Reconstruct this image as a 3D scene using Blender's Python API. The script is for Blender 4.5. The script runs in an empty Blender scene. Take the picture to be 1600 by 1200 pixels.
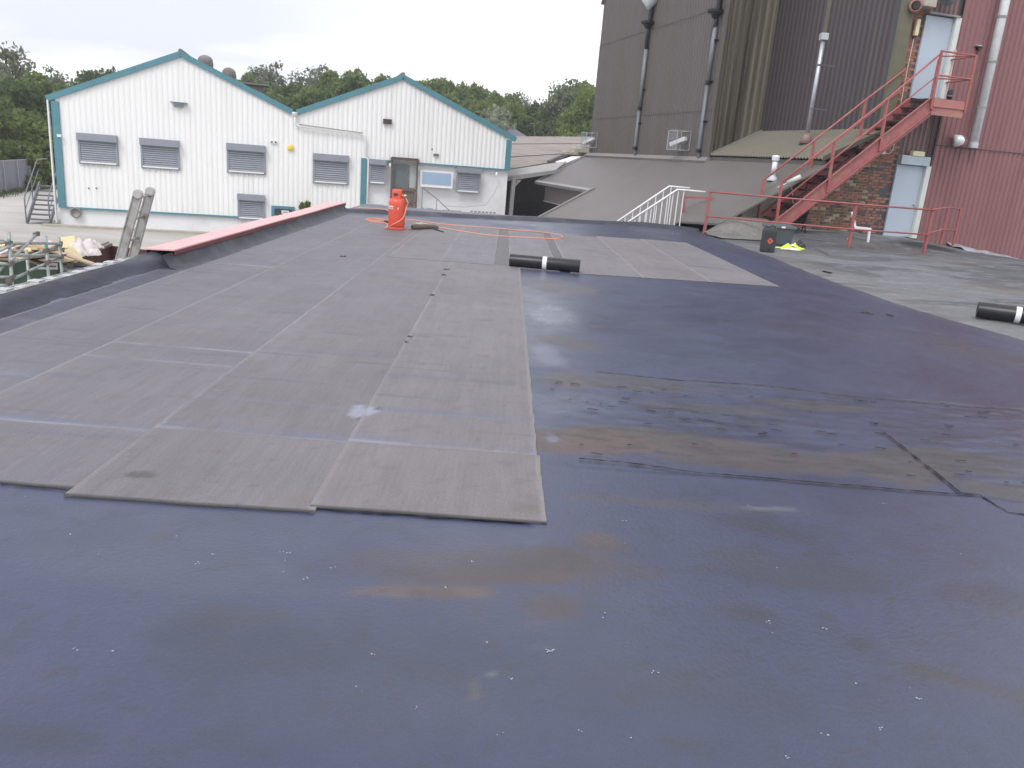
import bpy, math, random
import numpy as np
from mathutils import Vector, Matrix
random.seed(7); rng = np.random.default_rng(11)
S = bpy.context.scene; COL = S.collection
# ---------------------------------------------------------------- camera
H = 1.45; F = 1250.0
ps, pt, rl = math.radians(1.37), math.radians(15.65), math.radians(4.6)
fw = np.array([math.sin(ps)*math.cos(pt), math.cos(ps)*math.cos(pt), -math.sin(pt)])
r0 = np.array([math.cos(ps), -math.sin(ps), 0]); u0 = np.cross(r0, fw)
RT = r0*math.cos(rl)+u0*math.sin(rl); UP = u0*math.cos(rl)-r0*math.sin(rl)
CP = np.array([0, 0, H])
cam = bpy.data.objects.new('camera', bpy.data.cameras.new('camera')); COL.objects.link(cam)
cam.data.sensor_width = 36; cam.data.lens = 36*F/1600; cam.data.clip_end = 3000; cam.data.clip_start = .05
M = Matrix.Identity(4)
for i in range(3):
    M[i][0] = RT[i]; M[i][1] = UP[i]; M[i][2] = -fw[i]; M[i][3] = CP[i]
cam.matrix_world = M
S.camera = cam
S.render.resolution_x, S.render.resolution_y = 1024, 768
# ---------------------------------------------------------------- light
SUN_EL, SUN_AZ = math.radians(52), math.radians(-150)     # behind and to the left of the camera
world = bpy.data.worlds.new('World'); S.world = world; world.use_nodes = True
nt = world.node_tree; N = nt.nodes; L = nt.links; N.clear()
wo = N.new('ShaderNodeOutputWorld'); bgA = N.new('ShaderNodeBackground'); bgB = N.new('ShaderNodeBackground')
sky = N.new('ShaderNodeTexSky'); sky.sky_type = 'NISHITA'; sky.sun_disc = False
sky.sun_elevation = SUN_EL; sky.sun_rotation = math.radians(210); sky.air_density = 1.2; sky.dust_density = 2
L.new(sky.outputs[0], bgA.inputs[0]); bgA.inputs[1].default_value = .1
tc = N.new('ShaderNodeTexCoord'); sp = N.new('ShaderNodeSeparateXYZ'); L.new(tc.outputs['Generated'], sp.inputs[0])
zc = N.new('ShaderNodeMath'); zc.operation = 'MAXIMUM'; zc.inputs[1].default_value = 0; L.new(sp.outputs[2], zc.inputs[0])
za = N.new('ShaderNodeMath'); za.operation = 'ADD'; za.inputs[1].default_value = .16; L.new(zc.outputs[0], za.inputs[0])
dx = N.new('ShaderNodeMath'); dx.operation = 'DIVIDE'; L.new(sp.outputs[0], dx.inputs[0]); L.new(za.outputs[0], dx.inputs[1])
dy = N.new('ShaderNodeMath'); dy.operation = 'DIVIDE'; L.new(sp.outputs[1], dy.inputs[0]); L.new(za.outputs[0], dy.inputs[1])
cx = N.new('ShaderNodeCombineXYZ'); L.new(dx.outputs[0], cx.inputs[0]); L.new(dy.outputs[0], cx.inputs[1])
mp = N.new('ShaderNodeMapping'); mp.inputs['Scale'].default_value = (.42, .75, 1); mp.inputs['Location'].default_value = (2.3, .8, 0)
mp.inputs['Rotation'].default_value = (0, 0, .12); L.new(cx.outputs[0], mp.inputs[0])
n1 = N.new('ShaderNodeTexNoise'); n1.inputs['Scale'].default_value = 1.0; n1.inputs['Detail'].default_value = 7; n1.inputs['Roughness'].default_value = .52; n1.inputs['Distortion'].default_value = .4
L.new(mp.outputs[0], n1.inputs['Vector'])
rp = N.new('ShaderNodeValToRGB'); e = rp.color_ramp.elements
e[0].position = .36; e[0].color = (1.15, 1.16, 1.18, 1); e[1].position = .62; e[1].color = (.70, .72, .84, 1)
m = rp.color_ramp.elements.new(.47); m.color = (.86, .88, .96, 1)
L.new(n1.outputs[0], rp.inputs[0])
# the cloud deck thins out bright towards the right, the way the photo shows it
bx_ = N.new('ShaderNodeMapRange'); bx_.inputs[1].default_value = -.30; bx_.inputs[2].default_value = .05; L.new(sp.outputs[0], bx_.inputs[0])
wm = N.new('ShaderNodeMix'); wm.data_type = 'RGBA'; wm.inputs[7].default_value = (1.08, 1.08, 1.08, 1)
mr = N.new('ShaderNodeMath'); mr.operation = 'MULTIPLY'; mr.inputs[1].default_value = .8; L.new(bx_.outputs[0], mr.inputs[0])
L.new(mr.outputs[0], wm.inputs[0]); L.new(rp.outputs[0], wm.inputs[6])
L.new(wm.outputs[2], bgB.inputs[0]); bgB.inputs[1].default_value = 1.18
mx = N.new('ShaderNodeMixShader'); mx.inputs[0].default_value = .86
L.new(bgA.outputs[0], mx.inputs[1]); L.new(bgB.outputs[0], mx.inputs[2]); L.new(mx.outputs[0], wo.inputs[0])
sun = bpy.data.objects.new('sun', bpy.data.lights.new('sun', 'SUN')); COL.objects.link(sun)
sun.data.energy = 1.45; sun.data.angle = math.radians(22); sun.data.color = (1, .97, .93)
sd = Vector((math.cos(SUN_EL)*math.sin(SUN_AZ), math.cos(SUN_EL)*math.cos(SUN_AZ), math.sin(SUN_EL)))
sun.rotation_euler = (-sd).to_track_quat('-Z', 'Y').to_euler()
S.view_settings.view_transform = 'Standard'; S.view_settings.look = 'None'
S.view_settings.exposure = .26; S.view_settings.gamma = 1

# ---------------------------------------------------------------- frames of reference
def ray(x, y): return fw + RT*(x-800)/F - UP*(y-600)/F
def onz(x, y, z=0):
    d = ray(x, y); return CP + d*(z-H)/d[2]
def onp(x, y, P, n):
    d = ray(x, y); return CP + d*(float((P-CP)@n)/float(d@n))
AG = math.radians(14.5)
GU = np.array([math.cos(AG), math.sin(AG), 0]); GV = np.array([-math.sin(AG), math.cos(AG), 0])
d_ = ray(1400, 300); G0 = CP + d_*(22.5/d_[1]); G0[2] = 0
def G(u, v, z=0): return G0 + GU*u + GV*v + np.array([0, 0, z])
def gp(x, y, off=0):                     # photo point on the red wall's plane, 'off' metres in front of it
    q = onp(x, y, G0-GV*off, GV)-G0; return float(q@GU), float(q[2])
AB = math.radians(14)
BU = np.array([math.cos(AB), math.sin(AB), 0]); BV = np.array([-math.sin(AB), math.cos(AB), 0])
d_ = ray(640, 260); B_ = CP + d_*(36/d_[1]); B0 = onp(80, 150, B_, BV); B0[2] = 0
def B(s, off, z): return B0 + BU*s - BV*off + np.array([0, 0, z])
def bp(x, y, off=0):
    q = onp(x, y, B0-BV*off, BV)-B0; return float(q@BU), float(q[2])
ZUP = np.array([0, 0, 1.])

# ---------------------------------------------------------------- materials
def _n(nt, t, **k):
    n = nt.nodes.new(t)
    for a, b in k.items(): setattr(n, a, b)
    return n
def mat(name, col, rough=.6, metal=0, var=.12, scale=3, bump=0, bscale=40, stretch=(1, 1, 1), dirt=None, dscale=1.2, dlo=.5, dhi=.7, dstretch=(1, 1, 1), attr=None, coat=0, spec=None, trans=0):
    m = bpy.data.materials.new(name); m.use_nodes = True; t = m.node_tree; b = t.nodes['Principled BSDF']; l = t.links
    tc = _n(t, 'ShaderNodeTexCoord'); mp = _n(t, 'ShaderNodeMapping'); mp.inputs['Scale'].default_value = stretch
    l.new(tc.outputs['Object'], mp.inputs[0])
    n = _n(t, 'ShaderNodeTexNoise'); n.inputs['Scale'].default_value = scale; n.inputs['Detail'].default_value = 6; n.inputs['Roughness'].default_value = .6
    l.new(mp.outputs[0], n.inputs['Vector'])
    r = _n(t, 'ShaderNodeMapRange'); r.inputs[1].default_value = .25; r.inputs[2].default_value = .75; r.inputs[3].default_value = 1-var; r.inputs[4].default_value = 1+var
    l.new(n.outputs[0], r.inputs[0])
    x = _n(t, 'ShaderNodeMix', data_type='RGBA', blend_type='MULTIPLY'); x.inputs[0].default_value = 1
    if attr:
        at = _n(t, 'ShaderNodeAttribute', attribute_name=attr); l.new(at.outputs[0], x.inputs[6])
    else: x.inputs[6].default_value = (*col, 1)
    l.new(r.outputs[0], x.inputs[7]); out = x.outputs[2]
    if dirt:
        mp2 = _n(t, 'ShaderNodeMapping'); mp2.inputs['Scale'].default_value = dstretch; l.new(tc.outputs['Object'], mp2.inputs[0])
        n2 = _n(t, 'ShaderNodeTexNoise'); n2.inputs['Scale'].default_value = dscale; n2.inputs['Detail'].default_value = 7; l.new(mp2.outputs[0], n2.inputs['Vector'])
        r2 = _n(t, 'ShaderNodeMapRange'); r2.inputs[1].default_value = dlo; r2.inputs[2].default_value = dhi; l.new(n2.outputs[0], r2.inputs[0])
        y = _n(t, 'ShaderNodeMix', data_type='RGBA'); l.new(r2.outputs[0], y.inputs[0]); l.new(out, y.inputs[6]); y.inputs[7].default_value = (*dirt, 1); out = y.outputs[2]
    l.new(out, b.inputs['Base Color'])
    b.inputs['Roughness'].default_value = rough; b.inputs['Metallic'].default_value = metal
    if coat: b.inputs['Coat Weight'].default_value = coat; b.inputs['Coat Roughness'].default_value = .25
    if spec is not None: b.inputs['Specular IOR Level'].default_value = spec
    if bump:
        n3 = _n(t, 'ShaderNodeTexNoise'); n3.inputs['Scale'].default_value = bscale; n3.inputs['Detail'].default_value = 5; l.new(mp.outputs[0], n3.inputs['Vector'])
        bm = _n(t, 'ShaderNodeBump'); bm.inputs['Strength'].default_value = bump; bm.inputs['Distance'].default_value = .02; l.new(n3.outputs[0], bm.inputs['Height']); l.new(bm.outputs[0], b.inputs['Normal'])
    return m
MT = {}
MT['white'] = mat('white_cladding', (.84, .84, .84), .45, var=.03, scale=1.5, stretch=(1, 1, .15), dirt=(.70, .70, .67), dscale=2.2, dlo=.55, dhi=.95, dstretch=(1.2, 1.2, .12))
MT['white2'] = mat('white_paint', (.80, .80, .82), .5, var=.04, scale=2, dirt=(.6, .58, .58), dscale=1.2, dlo=.58, dhi=.95)
MT['whitetrim'] = mat('white_trim', (.78, .78, .78), .4, var=.05, scale=4)
MT['teal'] = mat('teal_trim', (.085, .235, .285), .45, var=.12, scale=2)
MT['grey_sh'] = mat('grey_shutter', (.33, .355, .41), .45, var=.06, scale=3, metal=.15)
MT['grey_shd'] = mat('grey_shutter_box', (.26, .28, .33), .5, var=.06, scale=3)
MT['roofasb'] = mat('weathered_sheet', (.22, .20, .20), .85, var=.2, scale=3, bump=.3, dirt=(.12, .11, .09), dscale=2)
MT['conc'] = mat('yard_concrete', (.44, .42, .40), .85, var=.1, scale=.8, bump=.2, bscale=12, dirt=(.30, .285, .26), dscale=.22, dlo=.45, dhi=.75, dstretch=(1, 2.2, 1))
MT['grass'] = mat('grass_land', (.055, .085, .03), .95, var=.4, scale=.5, dirt=(.10, .10, .05), dscale=.12)
MT['brownmet'] = mat('brown_cladding', (.105, .092, .088), .55, var=.10, scale=2, stretch=(1, 1, .1), dirt=(.092, .086, .062), dscale=.7, dlo=.48, dhi=.78, dstretch=(1, 1, .12))
MT['olive'] = mat('olive_cladding', (.13, .115, .085), .6, var=.2, scale=5, stretch=(1, 1, .05), dirt=(.035, .027, .02), dscale=2.6, dlo=.47, dhi=.66, dstretch=(1.6, 1.6, .05))
MT['darkmet'] = mat('charcoal_cladding', (.066, .064, .068), .5, var=.12, scale=2, stretch=(1, 1, .1), dirt=(.105, .095, .075), dscale=1.1, dlo=.55, dhi=.75, dstretch=(1, 1, .08))
MT['brownroof'] = mat('brown_roof_sheet', (.142, .125, .120), .5, var=.06, scale=1.2, dirt=(.118, .108, .098), dscale=.5, dlo=.45, dhi=.8)
MT['oliveroof'] = mat('olive_roof_sheet', (.158, .145, .112), .6, var=.1, scale=1.5)
MT['flash'] = mat('grey_flashing', (.26, .25, .25), .45, var=.1, scale=3)
MT['redclad'] = mat('dusty_red_cladding', (.245, .115, .12), .55, var=.07, scale=2, stretch=(1, 1, .15), dirt=(.20, .09, .095), dscale=1.4, dlo=.5, dhi=.8, dstretch=(1, 1, .2))
MT['redgap'] = mat('dark_maroon_trim', (.055, .035, .04), .6)
MT['redsteel'] = mat('red_painted_steel', (.36, .10, .105), .5, var=.15, scale=6, bump=.15, dirt=(.33, .15, .11), dscale=5, dlo=.52, dhi=.70)
MT['redstrut'] = mat('worn_red_stringer', (.34, .115, .118), .55, var=.2, scale=6, bump=.2, dirt=(.33, .165, .12), dscale=3.5, dlo=.54, dhi=.66, dstretch=(1, 1, 1))
MT['rustdark'] = mat('dark_tread', (.05, .035, .035), .7, var=.3, scale=8)
MT['doorblue'] = mat('pale_blue_door', (.44, .51, .60), .4, var=.03, scale=2)
MT['doorframe'] = mat('off_white_frame', (.62, .65, .62), .5, var=.05)
MT['galv'] = mat('galvanised', (.52, .54, .56), .38, metal=.55, var=.12, scale=9)
MT['silver'] = mat('bright_flue', (.74, .77, .79), .32, metal=.25, var=.15, scale=6)
MT['pipe'] = mat('grey_plastic_pipe', (.15, .155, .175), .4, var=.08)
MT['black'] = mat('black_plastic', (.012, .012, .015), .45, var=.2)
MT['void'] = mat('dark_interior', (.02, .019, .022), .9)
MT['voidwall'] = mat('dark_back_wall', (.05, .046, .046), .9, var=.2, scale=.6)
MT['mortar'] = mat('mortar', (.40, .365, .33), .95, var=.2, scale=8, bump=.4)
MT['brk'] = [mat('red_brick', (.30, .125, .09), .9, var=.25, scale=9, bump=.5), mat('orange_brick', (.36, .17, .12), .9, var=.2, scale=9, bump=.5),
             mat('brown_brick', (.20, .115, .075), .9, var=.35, scale=9, bump=.5), mat('dark_brick', (.11, .075, .058), .9, var=.35, scale=9, bump=.5), mat('pale_brick', (.36, .29, .20), .9, var=.3, scale=9, bump=.5)]
MT['render'] = mat('grey_render', (.33, .34, .35), .8, var=.15, scale=3, dirt=(.18, .17, .16), dscale=2)
MT['pinkcap'] = mat('pink_coping', (.72, .42, .42), .65, var=.08, scale=2.5, bump=.15, dirt=(.64, .33, .32), dscale=3, dlo=.55, dhi=.8)
MT['pinkedge'] = mat('coping_edge', (.18, .06, .06), .6)
MT['kerb'] = mat('felted_kerb', (.040, .042, .058), .6, var=.25, scale=3, bump=.35, bscale=9, dirt=(.085, .088, .105), dscale=2.2, dlo=.5, dhi=.72)
MT['alum'] = mat('old_aluminium', (.36, .36, .35), .5, metal=.3, var=.2, scale=8, dirt=(.20, .18, .16), dscale=7)
MT['cyl'] = mat('orange_red_paint', (.72, .085, .045), .38, var=.06, scale=6, dirt=(.62, .12, .08), dscale=7)
MT['hose'] = mat('orange_hose', (.62, .25, .16), .5, var=.1)
MT['label'] = mat('white_label', (.8, .76, .76), .5)
MT['torch'] = mat('brown_cloth', (.13, .10, .075), .9, var=.3, scale=20, bump=.5)
MT['feltroll'] = mat('black_felt_roll', (.014, .014, .018), .33, var=.3, scale=20, stretch=(1, 6, 6), bump=.1)
MT['tape'] = mat('white_tape', (.8, .8, .82), .5)
MT['skipgreen'] = mat('green_skip_paint', (.065, .135, .085), .6, var=.2, scale=4, dirt=(.10, .075, .05), dscale=3)
MT['skipbrown'] = mat('brown_red_skip', (.105, .042, .036), .6, var=.2, scale=4, dirt=(.05, .03, .028), dscale=3)
MT['wood'] = mat('scrap_wood', (.46, .34, .24), .8, var=.2, scale=7, stretch=(1, 8, 1))
MT['card'] = mat('cream_board', (.62, .53, .30), .8, var=.08, scale=3)
MT['paper'] = mat('white_sacks', (.62, .57, .56), .8, var=.2, scale=9)
MT['scaf'] = mat('scaffold_tube', (.33, .35, .35), .5, metal=.35, var=.2, scale=9, dirt=(.16, .2, .17), dscale=7)
MT['scafg'] = mat('green_tube_paint', (.10, .42, .27), .5, var=.1)
MT['fence'] = mat('grey_fence_sheet', (.20, .21, .25), .6, var=.1, scale=1)
MT['fencep'] = mat('grey_fence_post', (.30, .31, .34), .6)
MT['slate'] = mat('slate', (.105, .105, .135), .7, var=.15, scale=2)
MT['hiviz'] = mat('hi_vis_yellow', (.58, .74, .06), .7, var=.12, scale=15)
MT['glass'] = mat('door_glass', (.16, .19, .20), .12, var=.15, scale=2)
MT['bluepane'] = mat('blue_panel', (.33, .45, .62), .3, var=.05, scale=2)
MT['brownframe'] = mat('brown_frame', (.13, .095, .085), .55)
MT['cream'] = mat('cream_lens', (.72, .66, .42), .45)
MT['yellow'] = mat('yellow_plastic', (.80, .62, .10), .5)
MT['orangered'] = mat('hazard_red', (.62, .11, .08), .5)
MT['greybox'] = mat('grey_tub', (.075, .09, .10), .5, var=.1)
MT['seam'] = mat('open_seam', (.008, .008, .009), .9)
MT['fleck'] = mat('pale_fleck', (.42, .44, .47), .7)
MT['bark'] = mat('bark', (.10, .085, .06), .9, var=.3, scale=5, stretch=(1, 1, .3))
MT['terrac'] = mat('terracotta', (.40, .17, .11), .8, var=.2)
MT['stone'] = mat('pale_stone', (.40, .37, .31), .8, var=.2)

# ---------------------------------------------------------------- mesh building
WL = {}
def link(o, parent=None, loc=(0, 0, 0)):
    COL.objects.link(o); loc = np.array(loc, float)
    if parent is not None:
        o.parent = parent; p = WL[parent.name]; o.location = tuple(loc-p)
    else: o.location = tuple(loc)
    WL[o.name] = loc; return o
def tag(o, label=None, cat=None, group=None, kind=None):
    if label: o['label'] = label
    if cat: o['category'] = cat
    if group: o['group'] = group
    if kind: o['kind'] = kind
    return o
def thing(name, label, cat, loc, group=None):
    o = bpy.data.objects.new(name, None); o.empty_display_size = .2
    link(o, None, loc); return tag(o, label, cat, group)
def basis(d):
    d = np.array(d, float); d /= np.linalg.norm(d); a = np.array([0, 0, 1.]) if abs(d[2]) < .9 else np.array([1., 0, 0])
    x = np.cross(a, d); x /= np.linalg.norm(x); return x, np.cross(d, x), d
class MB:
    def __init__(s): s.v = []; s.f = []; s.m = []; s.mi = 0
    def add(s, vs, fs):
        b = len(s.v); s.v += [tuple(map(float, p)) for p in vs]; s.f += [tuple(b+i for i in f) for f in fs]; s.m += [s.mi]*len(fs); return s
    def obox(s, c, ax, ay, az):            # centre and three half-vectors
        c, ax, ay, az = [np.array(q, float) for q in (c, ax, ay, az)]
        P = [c+i*ax+j*ay+k*az for k in (-1, 1) for j in (-1, 1) for i in (-1, 1)]
        fs = [(0, 2, 3, 1), (4, 5, 7, 6), (0, 1, 5, 4), (2, 6, 7, 3), (0, 4, 6, 2), (1, 3, 7, 5)]
        if np.dot(np.cross(ax, ay), az) < 0: fs = [f[::-1] for f in fs]
        return s.add(P, fs)
    def box(s, a, b):
        a = np.array(a, float); b = np.array(b, float); h = (b-a)/2
        return s.obox((a+b)/2, (h[0], 0, 0), (0, h[1], 0), (0, 0, h[2]))
    def bar(s, a, b, w, h, up=(0, 0, 1)):
        a = np.array(a, float); b = np.array(b, float); d = b-a; up = np.array(up, float)
        x = np.cross(d, up); x /= np.linalg.norm(x); y = np.cross(x, d); y /= np.linalg.norm(y)
        return s.obox((a+b)/2, x*w/2, d/2, y*h/2)
    def path(s, pts, r, n=8, cap=True):
        pts = [np.array(p, float) for p in pts]; rs = r if hasattr(r, '__len__') else [r]*len(pts); b0 = len(s.v); V = []; Fs = []
        X = None
        for i, p in enumerate(pts):
            d = pts[min(i+1, len(pts)-1)]-pts[max(i-1, 0)]; d = d/np.linalg.norm(d)
            if X is None: X, Y, _ = basis(d)
            else:
                X = X-d*(X@d); X /= np.linalg.norm(X); Y = np.cross(d, X)
            for k in range(n):
                t = 2*math.pi*k/n; V.append(p+(X*math.cos(t)+Y*math.sin(t))*rs[i])
        for i in range(len(pts)-1):
            for k in range(n): Fs.append((i*n+k, i*n+(k+1) % n, (i+1)*n+(k+1) % n, (i+1)*n+k))
        if cap: Fs.append(tuple(range(n))[::-1]); Fs.append(tuple((len(pts)-1)*n+k for k in range(n)))
        return s.add(V, Fs)
    def tube(s, a, b, r, n=8): return s.path([a, b], r, n)
    def lathe(s, c, prof, n=24, axis=(0, 0, 1)):
        X, Y, Z = basis(axis); c = np.array(c, float); V = []; Fs = []
        for r, h in prof:
            for k in range(n):
                t = 2*math.pi*k/n; V.append(c+Z*h+(X*math.cos(t)+Y*math.sin(t))*r)
        for i in range(len(prof)-1):
            for k in range(n): Fs.append((i*n+k, i*n+(k+1) % n, (i+1)*n+(k+1) % n, (i+1)*n+k))
        Fs.append(tuple(range(n))[::-1]); Fs.append(tuple((len(prof)-1)*n+k for k in range(n)))
        return s.add(V, Fs)
    def prism(s, poly, ext):
        poly = [np.array(p, float) for p in poly]; ext = np.array(ext, float); n = len(poly)
        nn = np.cross(poly[1]-poly[0], poly[2]-poly[1])
        if nn@ext > 0: poly = poly[::-1]
        V = poly+[p+ext for p in poly]
        Fs = [tuple(range(n)), tuple(range(2*n-1, n-1, -1))]+[(i, i+n, (i+1) % n+n, (i+1) % n) for i in range(n)]
        Fs = [f[::-1] if False else f for f in Fs]
        return s.add(V, Fs)
    def corr(s, O, U, n, s0, s1, zlo, zhi, pitch, depth, W=ZUP, slant=.25, back=True):
        """trapezoid-ribbed sheet: along U, up W, ribs towards n"""
        O, U, n, W = [np.array(q, float) for q in (O, U, n, W)]; xs = []
        k = math.floor(s0/pitch)
        while k*pitch < s1:
            for a, h in ((0, 0), (.30, 0), (.30+slant*.6, 1), (.85, 1), (1., 0)):
                if a == 1.: continue
                xs.append((k*pitch+a*pitch, h))
            k += 1
        xs.append((k*pitch, 0))
        pts = []
        for i in range(len(xs)-1):
            (xa, ha), (xb, hb) = xs[i], xs[i+1]
            if xb <= s0 or xa >= s1: continue
            if not pts: q = max(xa, s0); pts.append((q, ha+(hb-ha)*(q-xa)/(xb-xa)))
            q = min(xb, s1); pts.append((q, ha+(hb-ha)*(q-xa)/(xb-xa)))
        V = []
        for q, h in pts:
            b = O+U*q+n*(depth*h); V += [b+W*zlo(q), b+W*zhi(q)]
        Fs = [(2*i, 2*i+2, 2*i+3, 2*i+1) for i in range(len(pts)-1)]
        if np.dot(np.cross(U, W), n) < 0: Fs = [f[::-1] for f in Fs]
        return s.add(V, Fs)
    def build(s, name, m, parent=None, loc=None, smooth=False, bevel=0):
        me = bpy.data.meshes.new(name)
        base = np.array(loc, float) if loc is not None else (WL[parent.name] if parent is not None else np.zeros(3))
        me.from_pydata([tuple(np.array(p)-base) for p in s.v], [], s.f)
        for q in (m if isinstance(m, (list, tuple)) else [m]): me.materials.append(q)
        if any(s.m): me.polygons.foreach_set('material_index', s.m)
        if smooth: me.polygons.foreach_set('use_smooth', [True]*len(me.polygons))
        me.update()
        o = bpy.data.objects.new(name, me); link(o, parent, base)
        if bevel:
            bv = o.modifiers.new('bevel', 'BEVEL'); bv.width = bevel; bv.segments = 2; bv.limit_method = 'ANGLE'
        return o
def copy_tree(o, dloc=(0, 0, 0), parent=None):
    c = o.copy(); COL.objects.link(c)
    if parent is None: c.location = tuple(np.array(o.location)+np.array(dloc))
    else: c.parent = parent
    WL[c.name] = WL[o.name]+np.array(dloc, float)
    for ch in [q for q in o.children]: copy_tree(ch, dloc, c)
    return c
def text(name, s, m, P, U, Wd, size, parent, ext=.002):
    cu = bpy.data.curves.new(name, 'FONT'); cu.body = s; cu.size = size; cu.extrude = ext; cu.align_x = 'CENTER'; cu.align_y = 'CENTER'
    o = bpy.data.objects.new(name+'_tmp', cu); COL.objects.link(o)
    me = bpy.data.meshes.new_from_object(o.evaluated_get(bpy.context.evaluated_depsgraph_get())); bpy.data.objects.remove(o)
    U = np.array(U, float); U /= np.linalg.norm(U); Wd = np.array(Wd, float); Wd -= U*(Wd@U); Wd /= np.linalg.norm(Wd); Nn = np.cross(U, Wd)
    base = WL[parent.name]
    for vtx in me.vertices:
        c = vtx.co; q = np.array(P)+U*c[0]+Wd*c[1]+Nn*c[2]-base; vtx.co = tuple(q)
    me.materials.clear(); me.materials.append(m)
    o = bpy.data.objects.new(name, me); link(o, parent, base); return o
# numpy value noise
def vnoise(x, y, seed=0):
    r = np.random.default_rng(seed).random((256, 256)); xi = np.floor(x).astype(int); yi = np.floor(y).astype(int)
    fx = x-xi; fy = y-yi; fx = fx*fx*(3-2*fx); fy = fy*fy*(3-2*fy)
    a = r[xi % 256, yi % 256]; b = r[(xi+1) % 256, yi % 256]; c = r[xi % 256, (yi+1) % 256]; d = r[(xi+1) % 256, (yi+1) % 256]
    return (a*(1-fx)+b*fx)*(1-fy)+(c*(1-fx)+d*fx)*fy
def fbm(x, y, seed=0, o=4):
    s = 0; a = 1; t = 0
    for i in range(o):
        s = s+a*vnoise(x*2**i, y*2**i, seed+i); t += a; a *= .5
    return s/t
def sst(e0, e1, x):
    t = np.clip((x-e0)/(e1-e0), 0, 1); return t*t*(3-2*t)
def grid_mesh(name, X, Y, Z, colr, m, parent, smooth=True, wet=None):
    ny, nx = X.shape; me = bpy.data.meshes.new(name); base = WL[parent.name] if parent is not None else np.zeros(3)
    co = np.stack([X, Y, Z], -1).reshape(-1, 3)-base
    i = np.arange((ny-1)*(nx-1)); r = i//(nx-1); c = i % (nx-1); a = r*nx+c
    fc = np.stack([a, a+1, a+nx+1, a+nx], -1).astype(np.int32)
    me.vertices.add(len(co)); me.vertices.foreach_set('co', co.astype(np.float32).ravel())
    me.loops.add(fc.size); me.loops.foreach_set('vertex_index', fc.ravel())
    me.polygons.add(len(fc)); me.polygons.foreach_set('loop_start', np.arange(0, fc.size, 4, dtype=np.int32)); me.polygons.foreach_set('loop_total', np.full(len(fc), 4, dtype=np.int32))
    me.polygons.foreach_set('use_smooth', np.full(len(fc), smooth)); me.update(); me.validate()
    A = me.color_attributes.new('tint', 'FLOAT_COLOR', 'POINT')
    al = np.ones((co.shape[0], 4), np.float32); al[:, :3] = colr.reshape(-1, 3)
    if wet is not None: al[:, 3] = wet.ravel()
    A.data.foreach_set('color', al.ravel())
    me.materials.append(m); o = bpy.data.objects.new(name, me); link(o, parent, base); return o
def surf_mat(name, r_dry, r_wet, grain, gstretch, bump=.25, bscale=60, gvar=.12, spec=.5):
    """roof sheet: tint attribute (alpha = damp/glossy mask) times fine grain"""
    m = bpy.data.materials.new(name); m.use_nodes = True; t = m.node_tree; b = t.nodes['Principled BSDF']; l = t.links
    at = _n(t, 'ShaderNodeAttribute', attribute_name='tint'); tc = _n(t, 'ShaderNodeTexCoord')
    mp = _n(t, 'ShaderNodeMapping'); mp.inputs['Scale'].default_value = gstretch; l.new(tc.outputs['Object'], mp.inputs[0])
    n = _n(t, 'ShaderNodeTexNoise'); n.inputs['Scale'].default_value = grain; n.inputs['Detail'].default_value = 8; n.inputs['Roughness'].default_value = .65; l.new(mp.outputs[0], n.inputs['Vector'])
    r = _n(t, 'ShaderNodeMapRange'); r.inputs[1].default_value = .3; r.inputs[2].default_value = .7; r.inputs[3].default_value = 1-gvar; r.inputs[4].default_value = 1+gvar; l.new(n.outputs[0], r.inputs[0])
    n5 = _n(t, 'ShaderNodeTexNoise'); n5.inputs['Scale'].default_value = 160; n5.inputs['Detail'].default_value = 3; l.new(tc.outputs['Object'], n5.inputs['Vector'])
    r5 = _n(t, 'ShaderNodeMapRange'); r5.inputs[1].default_value = .3; r5.inputs[2].default_value = .7; r5.inputs[3].default_value = .86; r5.inputs[4].default_value = 1.14; l.new(n5.outputs[0], r5.inputs[0])
    x = _n(t, 'ShaderNodeMix', data_type='RGBA', blend_type='MULTIPLY'); x.inputs[0].default_value = 1; l.new(at.outputs[0], x.inputs[6]); l.new(r.outputs[0], x.inputs[7])
    x2 = _n(t, 'ShaderNodeMix', data_type='RGBA', blend_type='MULTIPLY'); x2.inputs[0].default_value = 1; l.new(x.outputs[2], x2.inputs[6]); l.new(r5.outputs[0], x2.inputs[7])
    l.new(x2.outputs[2], b.inputs['Base Color'])
    rr = _n(t, 'ShaderNodeMapRange'); rr.inputs[3].default_value = r_wet; rr.inputs[4].default_value = r_dry; l.new(at.outputs['Alpha'], rr.inputs[0])
    n2 = _n(t, 'ShaderNodeTexNoise'); n2.inputs['Scale'].default_value = 3; n2.inputs['Detail'].default_value = 5; l.new(tc.outputs['Object'], n2.inputs['Vector'])
    ad = _n(t, 'ShaderNodeMath', operation='MULTIPLY_ADD'); l.new(n2.outputs[0], ad.inputs[0]); ad.inputs[1].default_value = .25; l.new(rr.outputs[0], ad.inputs[2])
    sb = _n(t, 'ShaderNodeMath', operation='SUBTRACT'); l.new(ad.outputs[0], sb.inputs[0]); sb.inputs[1].default_value = .125; l.new(sb.outputs[0], b.inputs['Roughness'])
    b.inputs['Specular IOR Level'].default_value = spec
    n3 = _n(t, 'ShaderNodeTexNoise'); n3.inputs['Scale'].default_value = bscale; n3.inputs['Detail'].default_value = 6; l.new(tc.outputs['Object'], n3.inputs['Vector'])
    bm = _n(t, 'ShaderNodeBump'); bm.inputs['Strength'].default_value = bump; bm.inputs['Distance'].default_value = .01; l.new(n3.outputs[0], bm.inputs['Height']); l.new(bm.outputs[0], b.inputs['Normal'])
    return m
exec_order = []
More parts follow.
